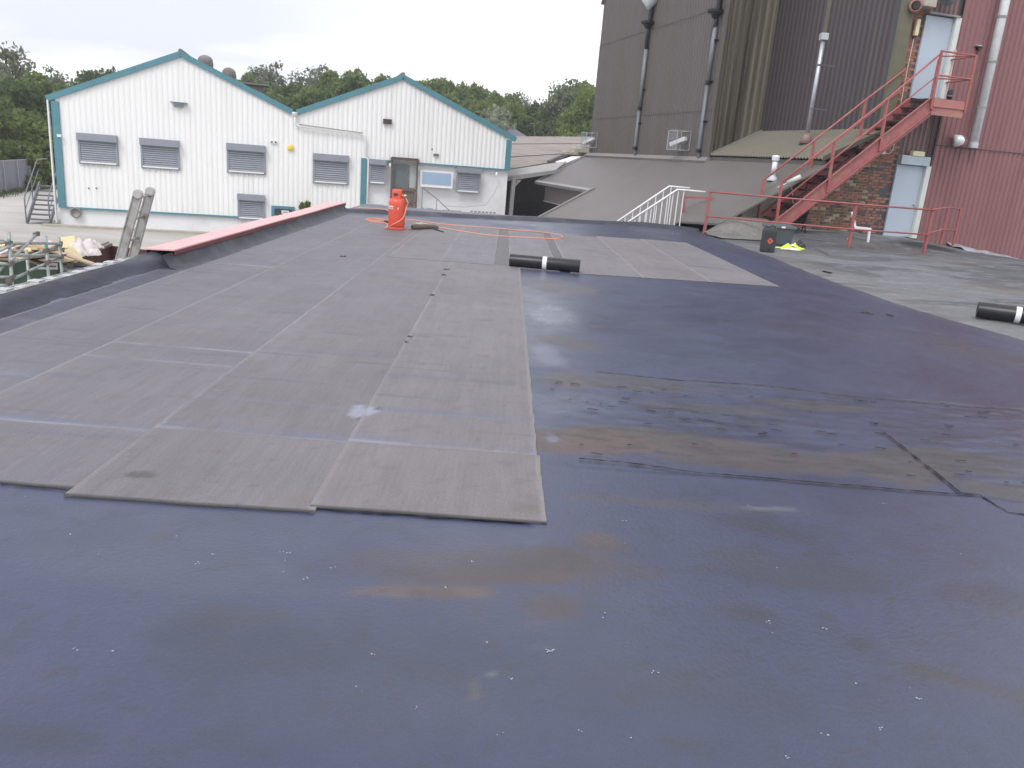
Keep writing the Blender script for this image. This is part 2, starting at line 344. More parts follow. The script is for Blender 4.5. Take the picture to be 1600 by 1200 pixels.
# ================================================================ GROUND
ZG = -2.45
mb = MB(); gx = [-420, -260, -120, -70, -40, -20, 0, 20, 60, 140, 260, 420]; gy = [-300, -60, 0, 30, 60, 75, 90, 110, 140, 200, 300, 420]
def hill(x, y):
    h = 0
    if y > 62: h = 3.2*min(1, (y-62)/50)
    return ZG-.02+h-(.03 if y < 62 else 0)
vs = [(x, y, hill(x, y)) for y in gy for x in gx]; nx = len(gx)
mb.add(vs, [(j*nx+i, j*nx+i+1, (j+1)*nx+i+1, (j+1)*nx+i) for j in range(len(gy)-1) for i in range(nx-1)])
tag(mb.build('ground', MT['grass']), kind='structure')
mb = MB(); mb.add([(-60, -30, ZG), (40, -30, ZG), (40, 62, ZG), (-60, 62, ZG)], [(0, 1, 2, 3)])
tag(mb.build('yard', MT['conc']), kind='structure')
# ================================================================ FLAT ROOF
roof = None
mb = MB()
FARL, FARR = (-4.15, 20.35), (5.0, 21.95)
poly = [(-4.5, -4), (15.5, -4), (15.5, 25.4), (5.0, 22.1), FARL]
mb.prism([(x, y, ZG+.01) for x, y in [(-4.15, -4), (16.5, -4), (16.5, 23.6), (9, 21.8), (5.0, 21.5), (-4.0, 18.4)]], (0, 0, -ZG-.30))
roof = tag(mb.build('flat_roof', MT['white2']), kind='structure')
def fbx(y):                               # right edge of the dark felt
    return np.interp(y, [-4, 2, 5, 7, 8.4, 9.3, 10.5, 12.5, 16, 19, 20.5, 23], [10.5, 8.6, 6.9, 6.1, 5.67, 5.42, 5.26, 5.16, 5.22, 5.12, 5.04, 5.0])
def fary(x): return np.interp(x, [-4.2, -1.5, 1.4, 3.6, 5.1, 8], [18.4, 19.6, 20.9, 21.7, 21.5, 21.8])
def basez(x):                             # weathered roof rises a little to the wall, falls away right
    return 0
ys = np.concatenate([np.arange(-1, .9, .08), np.arange(.9, 6.2, .022), np.arange(6.2, 11, .045), np.arange(11, 22.0, .1)])
t = np.linspace(0, 1, 460); T, Y = np.meshgrid(t, ys)
XR = fbx(Y)+.05*(fbm(Y*3, Y*0, 5)-.5)*2
X = -3.8+(XR+3.8)*T
und = (fbm(X*.7, Y*.7, 21, 3)-.5)*.012
rough = (fbm(X*6, Y*16, 31, 4)-.5)
zone = sst(3.78, 3.95, Y)*(1-sst(5.35, 5.7, Y-.04*(X-1)))*sst(.2, .4, X)
lapz = .006*(Y < 3.74-.02*(X-.3))*(X > .2)+.004*(Y > 5.62-.03*X)*(X > .2)
Z = und+zone*rough*.012+lapz-.003*0
def C(*a): return np.array(a)
c0 = C(.044, .052, .100); col = np.ones(X.shape+(3,))*c0
n_big = fbm(X*.55+7, Y*.55, 41, 5); n_med = fbm(X*2.2, Y*2.2, 47, 5); n_fine = fbm(X*9, Y*9, 55, 4)
col = col*(1+.26*(n_big-.5)[..., None])*(1+.12*(n_med-.5)[..., None])
def mixc(mask, c):
    global col
    mm = np.clip(mask, 0, 1)[..., None]; col = col*(1-mm)+np.array(c)*mm
wet = .60+.9*(n_big-.5)+.55*(n_med-.5)
def blob(px, py, rx, ry, c, a=1., seed=0, soft=.35, rot=0, warp=.55, w=None):
    global wet
    q = onz(px, py); dx_, dy_ = X-q[0], Y-q[1]; cr, sr = math.cos(rot), math.sin(rot)
    ex = (dx_*cr+dy_*sr)/rx; ey = (-dx_*sr+dy_*cr)/ry
    wp = (fbm(X*2.6/max(rx, .25)*.5+seed, Y*2.6/max(ry, .15)*.3+seed*3, 60+seed, 5)-.5)*2*warp*1.6
    mk = a*sst(1+soft*.5, 1-soft, np.sqrt(ex**2+ey**2)+wp)
    mk = mk*np.clip(.45+1.4*fbm(X*7+seed, Y*9, 90+seed, 4), 0, 1)
    mixc(mk, c)
    if w is not None: wet[...] = wet*(1-np.clip(mk, 0, 1))+w*np.clip(mk, 0, 1)
BR = (.074, .060, .058); DK = (.034, .035, .046); SHEEN = (.095, .105, .17)
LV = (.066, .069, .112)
# the stains; damp patches carry their lavender sheen painted into the colour
blob(1050, 690, .95, .22, BR, .9, 1, .25, w=1); blob(900, 690, .45, .2, (.088, .062, .055), .85, 2, .3, w=1); blob(1230, 720, .55, .22, (.068, .057, .06), .85, 3, .3, w=1); blob(1390, 735, .34, .22, (.064, .058, .06), .85, 4, w=1)
blob(1520, 725, .42, .26, (.055, .053, .06), .9, 5, w=1); blob(1580, 770, .3, .12, (.06, .058, .062), .8, 6)
blob(870, 595, .22, .16, BR, .7, 7, w=1); blob(880, 535, .3, .25, (.075, .062, .064), .7, 8, w=1); blob(868, 448, .45, .5, (.085, .075, .085), .8, 9, w=1)
blob(1010, 600, .6, .18, (.07, .062, .062), .6, 10, w=1); blob(1290, 635, .4, .1, (.068, .06, .058), .7, 11, w=1); blob(1120, 640, .5, .12, (.062, .057, .063), .6, 12, w=1)
blob(740, 900, .36, .05, (.115, .075, .058), .7, 13, .5, .12, w=1); blob(640, 925, .22, .045, (.115, .078, .062), .65, 14, .5, .1, w=1)
blob(860, 870, .20, .13, (.068, .053, .053), .7, 15, .6, w=1); blob(945, 850, .09, .09, (.082, .059, .052), .7, 16, .6, w=1); blob(870, 950, .12, .07, (.068, .055, .055), .7, 17, .6, w=1)
blob(800, 890, .55, .16, (.062, .052, .060), .75, 51, .6, .2, w=1); blob(1250, 900, .45, .12, (.038, .042, .066), .8, 52, .6, w=1); blob(450, 1010, .5, .14, (.036, .042, .066), .7, 53, .6, w=.9); blob(300, 900, .5, .12, (.055, .062, .10), .7, 54, .6, w=.3); blob(1050, 1080, .4, .12, (.038, .044, .072), .7, 55, .6); blob(640, 870, .25, .06, (.064, .056, .064), .5, 18, .6, w=1); blob(1050, 790, .4, .05, (.064, .06, .072), .6, 19, .5)
blob(1350, 1010, .12, .07, DK, .7, 20, .6, .3); blob(1440, 1050, .16, .05, (.036, .034, .04), .7, 21, .6, -.4); blob(1560, 940, .2, .12, DK, .6, 22, .6); blob(1550, 1080, .2, .06, (.05, .045, .05), .6, 23, .6, -.3)
blob(1160, 870, .22, .10, (.045, .047, .065), .7, 24, .7); blob(1200, 830, .2, .07, (.04, .042, .056), .6, 25, .7, -.4); blob(1150, 960, .14, .06, (.04, .041, .056), .6, 26, .7)
blob(380, 960, .2, .05, (.043, .043, .058), .6, 27, .6); blob(330, 970, .12, .04, (.038, .039, .052), .6, 28, .6)
blob(248, 838, .045, .045, (.045, .047, .05), .85, 29, .3, .5, .3); blob(282, 790, .03, .018, (.04, .042, .05), .8, 30, .3)
blob(741, 1080, .012, .04, (.10, .095, .09), .9, 31, .4, -.1, .4); blob(760, 1055, .025, .008, (.15, .15, .15), .6, 32, .4, .4)
blob(860, 490, .22, .5, SHEEN, .7, 33, .6, w=.15); blob(855, 560, .14, .35, SHEEN, .55, 34, .6, w=.2); blob(900, 630, .45, .2, (.066, .078, .135), .5, 35, .5, w=.3); blob(862, 685, .035, .09, SHEEN, .8, 36, .3, w=.2)
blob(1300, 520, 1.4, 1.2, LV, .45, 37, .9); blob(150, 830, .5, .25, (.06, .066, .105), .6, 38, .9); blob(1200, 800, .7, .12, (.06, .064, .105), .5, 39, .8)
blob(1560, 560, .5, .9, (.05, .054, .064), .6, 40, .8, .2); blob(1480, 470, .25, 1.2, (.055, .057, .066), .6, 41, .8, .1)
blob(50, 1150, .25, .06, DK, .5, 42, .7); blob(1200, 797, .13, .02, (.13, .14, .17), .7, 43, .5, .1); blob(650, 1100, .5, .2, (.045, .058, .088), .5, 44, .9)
# scattered dark scuffs and wrinkle shadows of the rough zone, dirt along the seams
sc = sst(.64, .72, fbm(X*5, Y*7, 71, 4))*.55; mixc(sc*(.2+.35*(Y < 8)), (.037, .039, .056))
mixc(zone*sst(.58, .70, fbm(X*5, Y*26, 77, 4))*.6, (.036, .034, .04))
mixc(sst(.70, .76, fbm(X*18, Y*18, 81, 3))*.5, (.04, .042, .052))
mixc(sst(.05, 0, np.abs(Y-5.62+.03*X))*sst(.3, .6, X)*.5, (.05, .048, .055))
edge = sst(-.35, 0, X-XR+.12*(fbm(Y*4, X*2, 83)-.5)); mixc(edge*.45, (.07, .073, .085))
wet = np.clip(wet+.15*(n_fine-.5)+edge*.3, .05, 1)
Z = Z+.02*0
m_mem = surf_mat('bitumen_membrane', .48, .22, 5, (1, 1, 1), bump=.16, bscale=55, gvar=.07, spec=.6)
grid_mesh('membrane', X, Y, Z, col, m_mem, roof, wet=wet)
# the older weathered area on the right
ys2 = np.concatenate([np.arange(-2, 6, .25), np.arange(6, 23.9, .07)]); T, Y = np.meshgrid(np.linspace(0, 1, 300), ys2)
X = (fbx(Y)-.15)+(15.6-fbx(Y)+.15)*T
q = np.stack([X-G0[0], Y-G0[1]], -1); SU = q@GU[:2]; SV = q@GV[:2]
wb = np.where(SU < .3, .24-.0*SU, .24-.125*(SU-.3))
rise = sst(2.2, .3, -SV)
Z = wb*rise*sst(-5.6, -3.2, SU)+(fbm(X*1.1, Y*1.1, 91, 3)-.5)*.05*sst(0, .6, T*8)-.012
Z = Z-.10*sst(12, 15, X)*(1-rise)
# grey cement-like mounds at the left by the railing foot
q1 = onz(1150, 350); Z = Z+.18*np.exp(-((X-q1[0])/.9)**2-((Y-q1[1]+.6)/.5)**2)
k = fbm(X*.6+Y*.25, Y*1.1-X*.25, 95, 6); k2 = fbm(X*3, Y*6, 97, 4)
col = np.ones(X.shape+(3,))*C(.150, .156, .172)
mixc(sst(.46, .60, k), (.095, .098, .11)); mixc(sst(.55, .66, fbm(X*.45+Y*.3, Y*1.9-X*.3, 99, 6))*.8, (.075, .078, .09)); mixc(sst(17.2, 18.6, Y-.3*(X-7)+1.6*(fbm(X*.8, Y*1.5, 111, 4)-.5))*sst(22.3, 21.0, Y)*.75, (.085, .088, .098)); mixc(sst(.56, .7, k2)*.5, (.215, .22, .235))
mixc(sst(.55, .75, fbm(X*.6+9, Y*1.1, 103, 4))*.4, (.15, .125, .10))
mixc(sst(.9, .1, -SV)*sst(6, 2, SU)*sst(-1, .5, SU)*.9, (.34, .35, .39)); mixc(sst(.45, .2, T*4)*.35*(Y < 19), (.19, .18, .175))
mixc(sst(1.2, .5, np.hypot((X-11.1)/1.0, (Y-21.2)/.45)), (.035, .035, .04))
grid_mesh('weathered_surface', X, Y, Z, col, surf_mat('weathered_roof', .8, .6, 6, (1, 3, 1), bump=.5, bscale=22, gvar=.18, spec=.35), roof)
def roofz(x, y):
    qq = np.array([x-G0[0], y-G0[1]]); su = qq@GU[:2]; sv = qq@GV[:2]
    w_ = .24 if su < .3 else .24-.125*(su-.3)
    return float(w_*sst(2.2, .3, -sv)*sst(-5.6, -3.2, su))-.005
# underlay sheets
m_und = surf_mat('underlay', .66, .34, 9, (5, .35, 1), bump=.3, bscale=90, gvar=.09, spec=.5)
def felt_sheet(x0, x1, y0, y1, z0=.004, tint=(.252, .232, .238), seed=0, bands=(), skew0=0, marks=(), blue=0., name='felt_sheet', rip=1., th=.006):
    nx = max(8, int((x1-x0)/.03)); step = .02 if y0 < 5.5 else .045
    yy = np.arange(y0, y1, step if y1-y0 < 3 else .04); 
    if y0 < 6 and y1-y0 > 3: yy = np.concatenate([np.arange(y0, 6.5, .022), np.arange(6.5, y1, .05)])
    xx = np.linspace(x0, x1, nx); xx = np.concatenate([[x0], xx, [x1]]); yy = np.concatenate([[y0], yy, [y1]])
    X, Y = np.meshgrid(xx, yy); ex = (fbm(Y*7, Y*0+seed, 7+seed, 3)-.5)*.011
    X = X+ex*sst(.06, 0, np.abs(X-x1))+ex*.6*sst(.06, 0, np.abs(X-x0))
    Y = Y+((fbm(X*7, X*0+seed, 9+seed, 3)-.5)*.012+skew0*(X-x0))*sst(.4, 0, Y-y0)
    r = np.random.default_rng(seed+100); Z = np.full(X.shape, z0+th); shade = np.zeros(X.shape)
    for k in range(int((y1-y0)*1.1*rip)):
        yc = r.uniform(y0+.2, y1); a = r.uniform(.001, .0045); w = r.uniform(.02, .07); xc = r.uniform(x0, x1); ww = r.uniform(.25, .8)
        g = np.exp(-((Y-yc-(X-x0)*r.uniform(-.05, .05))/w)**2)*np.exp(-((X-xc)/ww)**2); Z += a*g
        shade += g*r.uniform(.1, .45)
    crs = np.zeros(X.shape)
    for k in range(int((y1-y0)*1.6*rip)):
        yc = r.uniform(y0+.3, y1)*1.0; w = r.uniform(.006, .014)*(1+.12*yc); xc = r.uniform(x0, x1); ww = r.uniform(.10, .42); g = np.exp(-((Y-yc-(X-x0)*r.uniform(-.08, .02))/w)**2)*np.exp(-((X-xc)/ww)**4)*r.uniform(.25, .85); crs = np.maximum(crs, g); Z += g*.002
    col = np.ones(X.shape+(3,))*np.array(tint)*np.array((.87, .885, .97)); nb = fbm(X*1.1+seed, Y*.9, 200+seed, 5); nm_ = fbm(X*3+seed, Y*1.6, 210+seed, 5)
    col *= (1+.22*(nb-.5)+.14*(nm_-.5))[..., None]
    st = fbm(X*22+.4*np.sin(Y*.8), Y*.9, 220+seed, 4); col *= (1+.20*(st-.5))[..., None]
    def mx_(mk, c):
        nonlocal col
        mk = np.clip(mk, 0, 1)[..., None]; col = col*(1-mk)+np.array(c)*mk
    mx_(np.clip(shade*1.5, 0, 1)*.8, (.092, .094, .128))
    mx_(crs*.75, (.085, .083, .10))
    mx_(sst(.5, .75, fbm(X*1.3+3, Y*.8+seed, 230+seed, 4))*blue*.45, (.13, .13, .165))
    wet = np.clip(.85-.4*shade, 0, 1)
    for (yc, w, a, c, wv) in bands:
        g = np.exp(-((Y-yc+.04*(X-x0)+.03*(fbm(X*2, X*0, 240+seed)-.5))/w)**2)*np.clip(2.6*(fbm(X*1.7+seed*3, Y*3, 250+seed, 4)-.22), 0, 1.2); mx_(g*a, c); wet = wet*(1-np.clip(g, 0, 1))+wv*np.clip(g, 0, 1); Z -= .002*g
    for (mx0, my0, rx, ry, c, a) in marks:
        d = np.sqrt(((X-mx0)/rx)**2+((Y-my0)/ry)**2)+(fbm(X*18, Y*18, 260+seed, 4)-.5)*1.2; mx_(a*sst(1.1, .7, d), c)
    mx_(sst(.66, .74, fbm(X*14, Y*14, 270+seed, 3))*.35, (.11, .10, .10))
    # edges turn down to the roof; shade painted dark along the front edge
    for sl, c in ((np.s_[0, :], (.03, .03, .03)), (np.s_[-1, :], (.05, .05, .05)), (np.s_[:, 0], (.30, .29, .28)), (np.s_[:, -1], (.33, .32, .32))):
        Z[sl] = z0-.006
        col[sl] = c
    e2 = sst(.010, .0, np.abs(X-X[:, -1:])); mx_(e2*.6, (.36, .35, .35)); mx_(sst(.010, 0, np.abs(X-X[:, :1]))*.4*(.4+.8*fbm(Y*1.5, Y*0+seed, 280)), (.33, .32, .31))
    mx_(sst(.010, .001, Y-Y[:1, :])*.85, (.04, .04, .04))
    Z += (fbm(X*.7, Y*.7, 21, 3)-.5)*.012
    return grid_mesh(name, X, Y, Z, col, m_und, roof, wet=wet)
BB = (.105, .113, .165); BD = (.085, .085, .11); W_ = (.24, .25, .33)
x3, x2, x1, x0 = -2.68, -1.68, -.70, .26
TN = (.182, .163, .163); TL = (.170, .153, .156)
# near run, laid towards the camera in three courses with short end pieces
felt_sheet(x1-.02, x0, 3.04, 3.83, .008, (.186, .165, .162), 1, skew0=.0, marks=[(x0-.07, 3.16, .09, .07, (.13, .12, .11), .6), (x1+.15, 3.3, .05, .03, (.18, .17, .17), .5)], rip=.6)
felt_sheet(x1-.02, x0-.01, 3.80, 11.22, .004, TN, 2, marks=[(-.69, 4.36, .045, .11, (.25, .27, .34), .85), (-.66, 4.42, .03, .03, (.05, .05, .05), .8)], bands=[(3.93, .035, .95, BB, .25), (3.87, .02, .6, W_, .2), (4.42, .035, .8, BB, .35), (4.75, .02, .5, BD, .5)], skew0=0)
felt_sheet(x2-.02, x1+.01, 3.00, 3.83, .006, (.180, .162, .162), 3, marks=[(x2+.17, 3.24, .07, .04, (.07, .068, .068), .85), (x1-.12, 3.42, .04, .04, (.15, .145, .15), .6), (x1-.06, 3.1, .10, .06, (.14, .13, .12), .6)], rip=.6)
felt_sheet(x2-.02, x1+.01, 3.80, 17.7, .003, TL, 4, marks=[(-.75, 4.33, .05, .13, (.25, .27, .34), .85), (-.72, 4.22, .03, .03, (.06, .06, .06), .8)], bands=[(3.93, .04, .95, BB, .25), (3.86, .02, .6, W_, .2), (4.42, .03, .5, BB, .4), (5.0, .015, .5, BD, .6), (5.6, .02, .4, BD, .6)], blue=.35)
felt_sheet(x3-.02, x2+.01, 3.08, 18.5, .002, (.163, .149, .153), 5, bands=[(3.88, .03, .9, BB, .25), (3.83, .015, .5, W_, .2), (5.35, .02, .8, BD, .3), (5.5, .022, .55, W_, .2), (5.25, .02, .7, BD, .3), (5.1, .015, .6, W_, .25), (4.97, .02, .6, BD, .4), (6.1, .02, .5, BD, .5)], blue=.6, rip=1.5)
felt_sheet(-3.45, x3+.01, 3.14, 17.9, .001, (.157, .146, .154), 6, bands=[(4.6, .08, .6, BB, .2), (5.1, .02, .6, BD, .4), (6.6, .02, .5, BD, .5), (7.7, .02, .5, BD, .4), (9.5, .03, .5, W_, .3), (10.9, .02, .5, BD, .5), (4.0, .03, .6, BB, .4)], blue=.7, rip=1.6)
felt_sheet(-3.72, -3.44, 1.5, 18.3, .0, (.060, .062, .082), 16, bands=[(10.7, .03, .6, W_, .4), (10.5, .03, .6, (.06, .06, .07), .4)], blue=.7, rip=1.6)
# far run, with dark gaps between the courses
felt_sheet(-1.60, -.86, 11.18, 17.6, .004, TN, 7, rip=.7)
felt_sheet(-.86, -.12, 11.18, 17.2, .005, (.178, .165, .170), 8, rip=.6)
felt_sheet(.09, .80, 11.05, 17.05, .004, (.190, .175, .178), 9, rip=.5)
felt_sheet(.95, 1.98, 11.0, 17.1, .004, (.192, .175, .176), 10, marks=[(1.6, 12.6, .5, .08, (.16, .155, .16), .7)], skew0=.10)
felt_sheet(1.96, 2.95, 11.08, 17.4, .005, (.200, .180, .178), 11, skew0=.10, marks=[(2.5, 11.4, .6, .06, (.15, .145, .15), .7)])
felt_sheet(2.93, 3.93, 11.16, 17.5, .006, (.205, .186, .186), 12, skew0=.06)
for pc in ((-1.68, -1.56, 11.35, 16.9), (-.13, .10, 11.2, 17.1), (.79, .96, 12.2, 17.0)):   # exposed bitumen between the far sheets
    mb = MB(); mb.box((pc[0], pc[2], -.002), (pc[1], pc[3], .0085)); mb.build('bitumen_strip', mat('bare_strip', (.075, .07, .076), .5, var=.25, scale=4), roof)
# open seams, then dark ribbons painting the shadow under the felt's front edge
def ribbon(name, pts, w, m, z=.006, seed=0):
    r = random.Random(seed); P = []
    for (ax, ay), (bx, by) in zip(pts[:-1], pts[1:]):
        n = max(2, int(math.hypot(bx-ax, by-ay)/.035))
        for i in range(n): t_ = i/n; P.append((ax+(bx-ax)*t_, ay+(by-ay)*t_))
    P.append(pts[-1]); V = []; 
    for i, (x, y) in enumerate(P):
        j = min(i+1, len(P)-1); k_ = max(i-1, 0); dx_, dy_ = P[j][0]-P[k_][0], P[j][1]-P[k_][1]; l_ = math.hypot(dx_, dy_) or 1
        nx_, ny_ = -dy_/l_, dx_/l_; o_ = r.uniform(-.004, .004); ww = w*r.uniform(.15, 1.2)
        zz = z+float((fbm(np.array([x*.7]), np.array([y*.7]), 21, 3)[0]-.5)*.012)
        V += [(x+nx_*(o_-ww/2), y+ny_*(o_-ww/2), zz), (x+nx_*(o_+ww/2), y+ny_*(o_+ww/2), zz)]
    mb = MB(); mb.add(V, [(2*i, 2*i+2, 2*i+3, 2*i+1) for i in range(len(P)-1)]); return mb.build(name, m, roof)
def PX(*l): return [tuple(onz(x, y)[:2]) for x, y in l]
ribbon('open_seam', PX((905, 719), (960, 724), (1000, 728), (1090, 741), (1230, 753), (1340, 762), (1430, 770), (1520, 776)), .020, MT['seam'], .012, 1)
ribbon('open_seam', PX((1380, 677), (1430, 716), (1500, 772), (1530, 776), (1575, 803), (1640, 812)), .016, MT['seam'], .010, 2)
ribbon('open_seam', PX((930, 582), (1050, 594), (1190, 603), (1300, 616), (1420, 628), (1600, 642)), .012, mat('dull_seam', (.03, .03, .04), .8), .008, 3)
ribbon('open_seam', PX((985, 632), (1060, 640), (1160, 652), (1240, 660)), .008, MT['seam'], .008, 4)
ribbon('open_seam', PX((1090, 655), (1130, 661), (1170, 668)), .012, MT['seam'], .008, 5)
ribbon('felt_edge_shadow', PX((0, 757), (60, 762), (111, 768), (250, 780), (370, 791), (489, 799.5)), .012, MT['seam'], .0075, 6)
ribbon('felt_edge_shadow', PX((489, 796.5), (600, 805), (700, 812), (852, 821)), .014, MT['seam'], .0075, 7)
# wrinkles / flakes of loose bitumen, pale flecks of grit and droppings
mb = MB(); r = random.Random(3)
for k in range(70):
    x = r.uniform(.35, 3.6); y = r.uniform(3.9, 5.5); l_ = r.uniform(.008, .035); a = r.uniform(-.35, .15); w = r.uniform(.0015, .004)
    mb.obox((x, y, .010), (l_*math.cos(a), l_*math.sin(a), 0), (-w*math.sin(a), w*math.cos(a), 0), (0, 0, .001))
tag(mb.build('bitumen_flakes', MT['seam'], roof), kind='stuff')
mb = MB(); fl = [(117, 1019), (175, 1018), (441, 867), (452, 867), (440, 895), (475, 907), (520, 890), (335, 868), (110, 840), (160, 868), (307, 883), (448, 878), (586, 1025), (560, 1080), (763, 1005), (798, 1064), (783, 1153), (648, 1112), (1332, 1069), (1419, 1080), (1434, 1094), (860, 1021), (1022, 1053), (990, 1155), (858, 1020), (906, 1148), (945, 971), (1380, 790), (1170, 793), (1500, 870), (1228, 1188), (736, 880), (1273, 573), (1166, 496), (975, 815), (340, 612), (277, 723), (1287, 1150), (1375, 1143), (950, 960), (974, 852), (1200, 975), (1285, 985), (700, 922)]
for px, py in fl:
    q = onz(px, py); 
    for k in range(r.choice([1, 1, 2, 3])):
        s_ = r.uniform(.0010, .0030); c = q+np.array([r.uniform(-.012, .012), r.uniform(-.01, .01), .008]); n = r.choice([5, 6, 7])
        pts = [c+np.array([math.cos(2*math.pi*j/n)*s_*r.uniform(.5, 1.6), math.sin(2*math.pi*j/n)*s_*r.uniform(.4, 1.2), 0]) for j in range(n)]
        mb.prism(pts, (0, 0, .002))
for k in range(70):
    q = np.array([r.uniform(-3.5, 5), r.uniform(1.2, 9), .008]); s_ = r.uniform(.0008, .0024)
    mb.prism([q+np.array([math.cos(2*math.pi*j/5)*s_*r.uniform(.6, 1.5), math.sin(2*math.pi*j/5)*s_, 0]) for j in range(5)], (0, 0, .001))
tag(mb.build('pale_flecks', MT['fleck'], roof), kind='stuff')
mb = MB()                                 # curls of melted bitumen on the laps
for px, py, s_ in ((697, 422, .06), (692, 431, .04), (676, 463, .04), (640, 529, .028), (636, 538, .03), (535, 402, .06), (1353, 490, .07), (1390, 494, .06)):
    q = onz(px, py)
    for k in range(5):
        c = q+np.array([r.uniform(-1, 1)*s_*.6, r.uniform(-1, 1)*s_*.7, .014]); t_ = r.uniform(0, 3.1); e_ = r.uniform(.2, .5)*s_
        mb.obox(c, (e_*math.cos(t_), e_*math.sin(t_), r.uniform(-.2, .2)*e_), (-e_*.35*math.sin(t_), e_*.35*math.cos(t_), 0), (0, 0, r.uniform(.002, .007)))
tag(mb.build('melted_bitumen_curls', mat('melted', (.07, .065, .065), .6), roof), kind='stuff')
# kerb on the left: rounded and felted near, capped in pink further on
ky = np.arange(-2, 9.6, .06); prof = [(-3.68, -.004), (-3.76, .008), (-3.82, .024), (-3.88, .046), (-3.93, .062), (-3.99, .070), (-4.05, .066), (-4.09, .04), (-4.10, -.1), (-4.10, -.5)]
KX, KY = np.meshgrid([p[0] for p in prof], ky); KZ = np.tile([p[1] for p in prof], (len(ky), 1)).astype(float)
nn = fbm(KX*5, KY*2.2, 301, 5)-.5+.5*(fbm(KX*14, KY*9, 303, 4)-.5); KX = KX+nn*.035+.09*sst(8.2, 9.3, KY); KZ = KZ+nn*.03*(KZ > 0); KZ = KZ*(1+1.25*sst(8.2, 9.2, KY)*(KZ > 0))
kc = np.ones(KX.shape+(3,))*np.array((.045, .048, .072)); mk = sst(.45, .65, fbm(KX*3, KY*1.5, 311, 5))[..., None]*.6; kc = kc*(1-mk)+np.array((.028, .03, .042))*mk
mk = (sst(.05, .12, KZ)*sst(.5, .62, fbm(KX*4, KY*3, 317, 4)))[..., None]*.7; kc = kc*(1-mk)+np.array((.12, .125, .14))*mk
grid_mesh('kerb', KX, KY, KZ, kc, surf_mat('kerb_felt', .8, .6, 7, (1, 1, 1), bump=.5, bscale=25, gvar=.2, spec=.3), roof, wet=np.full(KX.shape, .7))
mb = MB()                                  # felt upstand under the pink capping
pr = [(-3.52, .003), (-3.61, .03), (-3.67, .12), (-3.68, .158)]
for i, y in enumerate(np.arange(8.75, 18.9, .3)):
    for p in pr: mb.v.append((p[0]+.004*math.sin(y*1.3), y, p[1]))
    mb.m += []
n_ = len(mb.v)//4; mb.f = [(i*4+j, i*4+j+1, (i+1)*4+j+1, (i+1)*4+j) for i in range(n_-1) for j in range(3)]; mb.m = [0]*len(mb.f)
mb.build('upstand', MT['kerb'], roof, smooth=True)
mb = MB(); mb.box((-3.98, 9.5, -.4), (-3.70, 18.8, .155)); mb.build('parapet', MT['render'], roof)
ycs = [9.0, 11.95, 14.2, 16.26, 18.85]
for i in range(4):
    mb = MB(); ya, yb = ycs[i]+.01, ycs[i+1]-.01; xi = -3.655-.01*i; w_ = .33; zt = .175+.006*(i % 2)
    mb.mi = 0; mb.prism([(xi-w_, ya, zt-.012), (xi, ya-.02, zt), (xi-.005, yb, zt+.004), (xi-w_, yb, zt-.008)], (0, 0, .018))
    mb.mi = 1; mb.box((xi-.012, ya, zt-.045), (xi-.004, yb, zt+.0)); mb.box((xi-w_+.002, ya, zt-.06), (xi-w_+.008, yb, zt-.013))
    mb.build('coping_panel', [MT['pinkcap'], MT['pinkedge']], roof, bevel=.003)
# metal verge with fixing blocks outside the near kerb
mb = MB(); mb.bar((-4.14, 3, .055), (-4.14, 9.1, .055), .10, .015); mb.bar((-4.195, 3, -.01), (-4.195, 9.1, -.01), .012, .16); mb.build('verge_trim', MT['alum'], roof)
blk = None
for i in range(17):
    y = 5.0+i*.235
    if blk is None:
        mb = MB(); mb.box((-4.215, y, -.01), (-4.11, y+.11, .07)); blk = mb.build('verge_block', MT['galv'], roof, bevel=.004)
    else:
        c = blk.copy(); COL.objects.link(c); c.location = (random.uniform(-.012, .012), .235*i, random.uniform(-.008, .012)); WL[c.name] = WL[blk.name]
# upstand along the far edge
mb = MB(); xs = np.linspace(-3.7, 5.1, 50); V = []
for x in xs:
    y = float(fary(x)); hz = .085+.012*math.sin(x*2.1)+random.uniform(-.004, .004)
    V += [(x, y-.34, -.004), (x, y-.18, .02), (x, y-.10, hz), (x, y+.08, hz+.008), (x, y+.10, -.4)]
mb.add(V, [(i*5+j, (i+1)*5+j, (i+1)*5+j+1, i*5+j+1) for i in range(49) for j in range(4)])
mb.build('far_upstand', MT['kerb'], roof, smooth=True)
# ================================================================ WHITE BUILDING
wb_ = thing('white_workshop', 'long white ribbed metal building with two gables, teal trim and closed grey roller shutters', 'building', B(9, 0, ZG))
SV_ = bp(460, 174)[0]; S1 = bp(282, 78)[0]; S2 = bp(630, 116)[0]; S3 = bp(793, 240)[0]; S0 = .12
ZA = 4.42; ZE = 2.36; ZV = 2.58
def zt1(s): return ZE+(ZA-ZE)*(s-S0)/(S1-S0) if s < S1 else ZA-(ZA-ZV)*(s-S1)/(SV_-S1)
def zt2(s): return ZV+(ZA-ZV)*(s-SV_)/(S2-SV_) if s < S2 else ZA-(ZA-ZE)*(s-S2)/(S3-S2)
SM = bp(567, 246)[0]; ZB = -1.76; ZM = 1.0
mb = MB()
mb.corr(B(0, 0, 0), BU, -BV, S0, SV_, lambda s: ZB, zt1, .2, .013)
mb.build('gable_cladding', MT['white'], wb_)
mb = MB()
mb.corr(B(0, 0, 0), BU, -BV, SV_, SM, lambda s: ZB, zt2, .2, .013)
mb.corr(B(0, 0, 0), BU, -BV, SM, S3, lambda s: ZM, zt2, .2, .013)
mb.build('gable_cladding', MT['white'], wb_)
mb = MB(); mb.prism([B(0, -.05, ZG), B(SM, -.05, ZG), B(SM, -.05, ZB+.05), B(0, -.05, ZB+.05)], -BV*-.25)
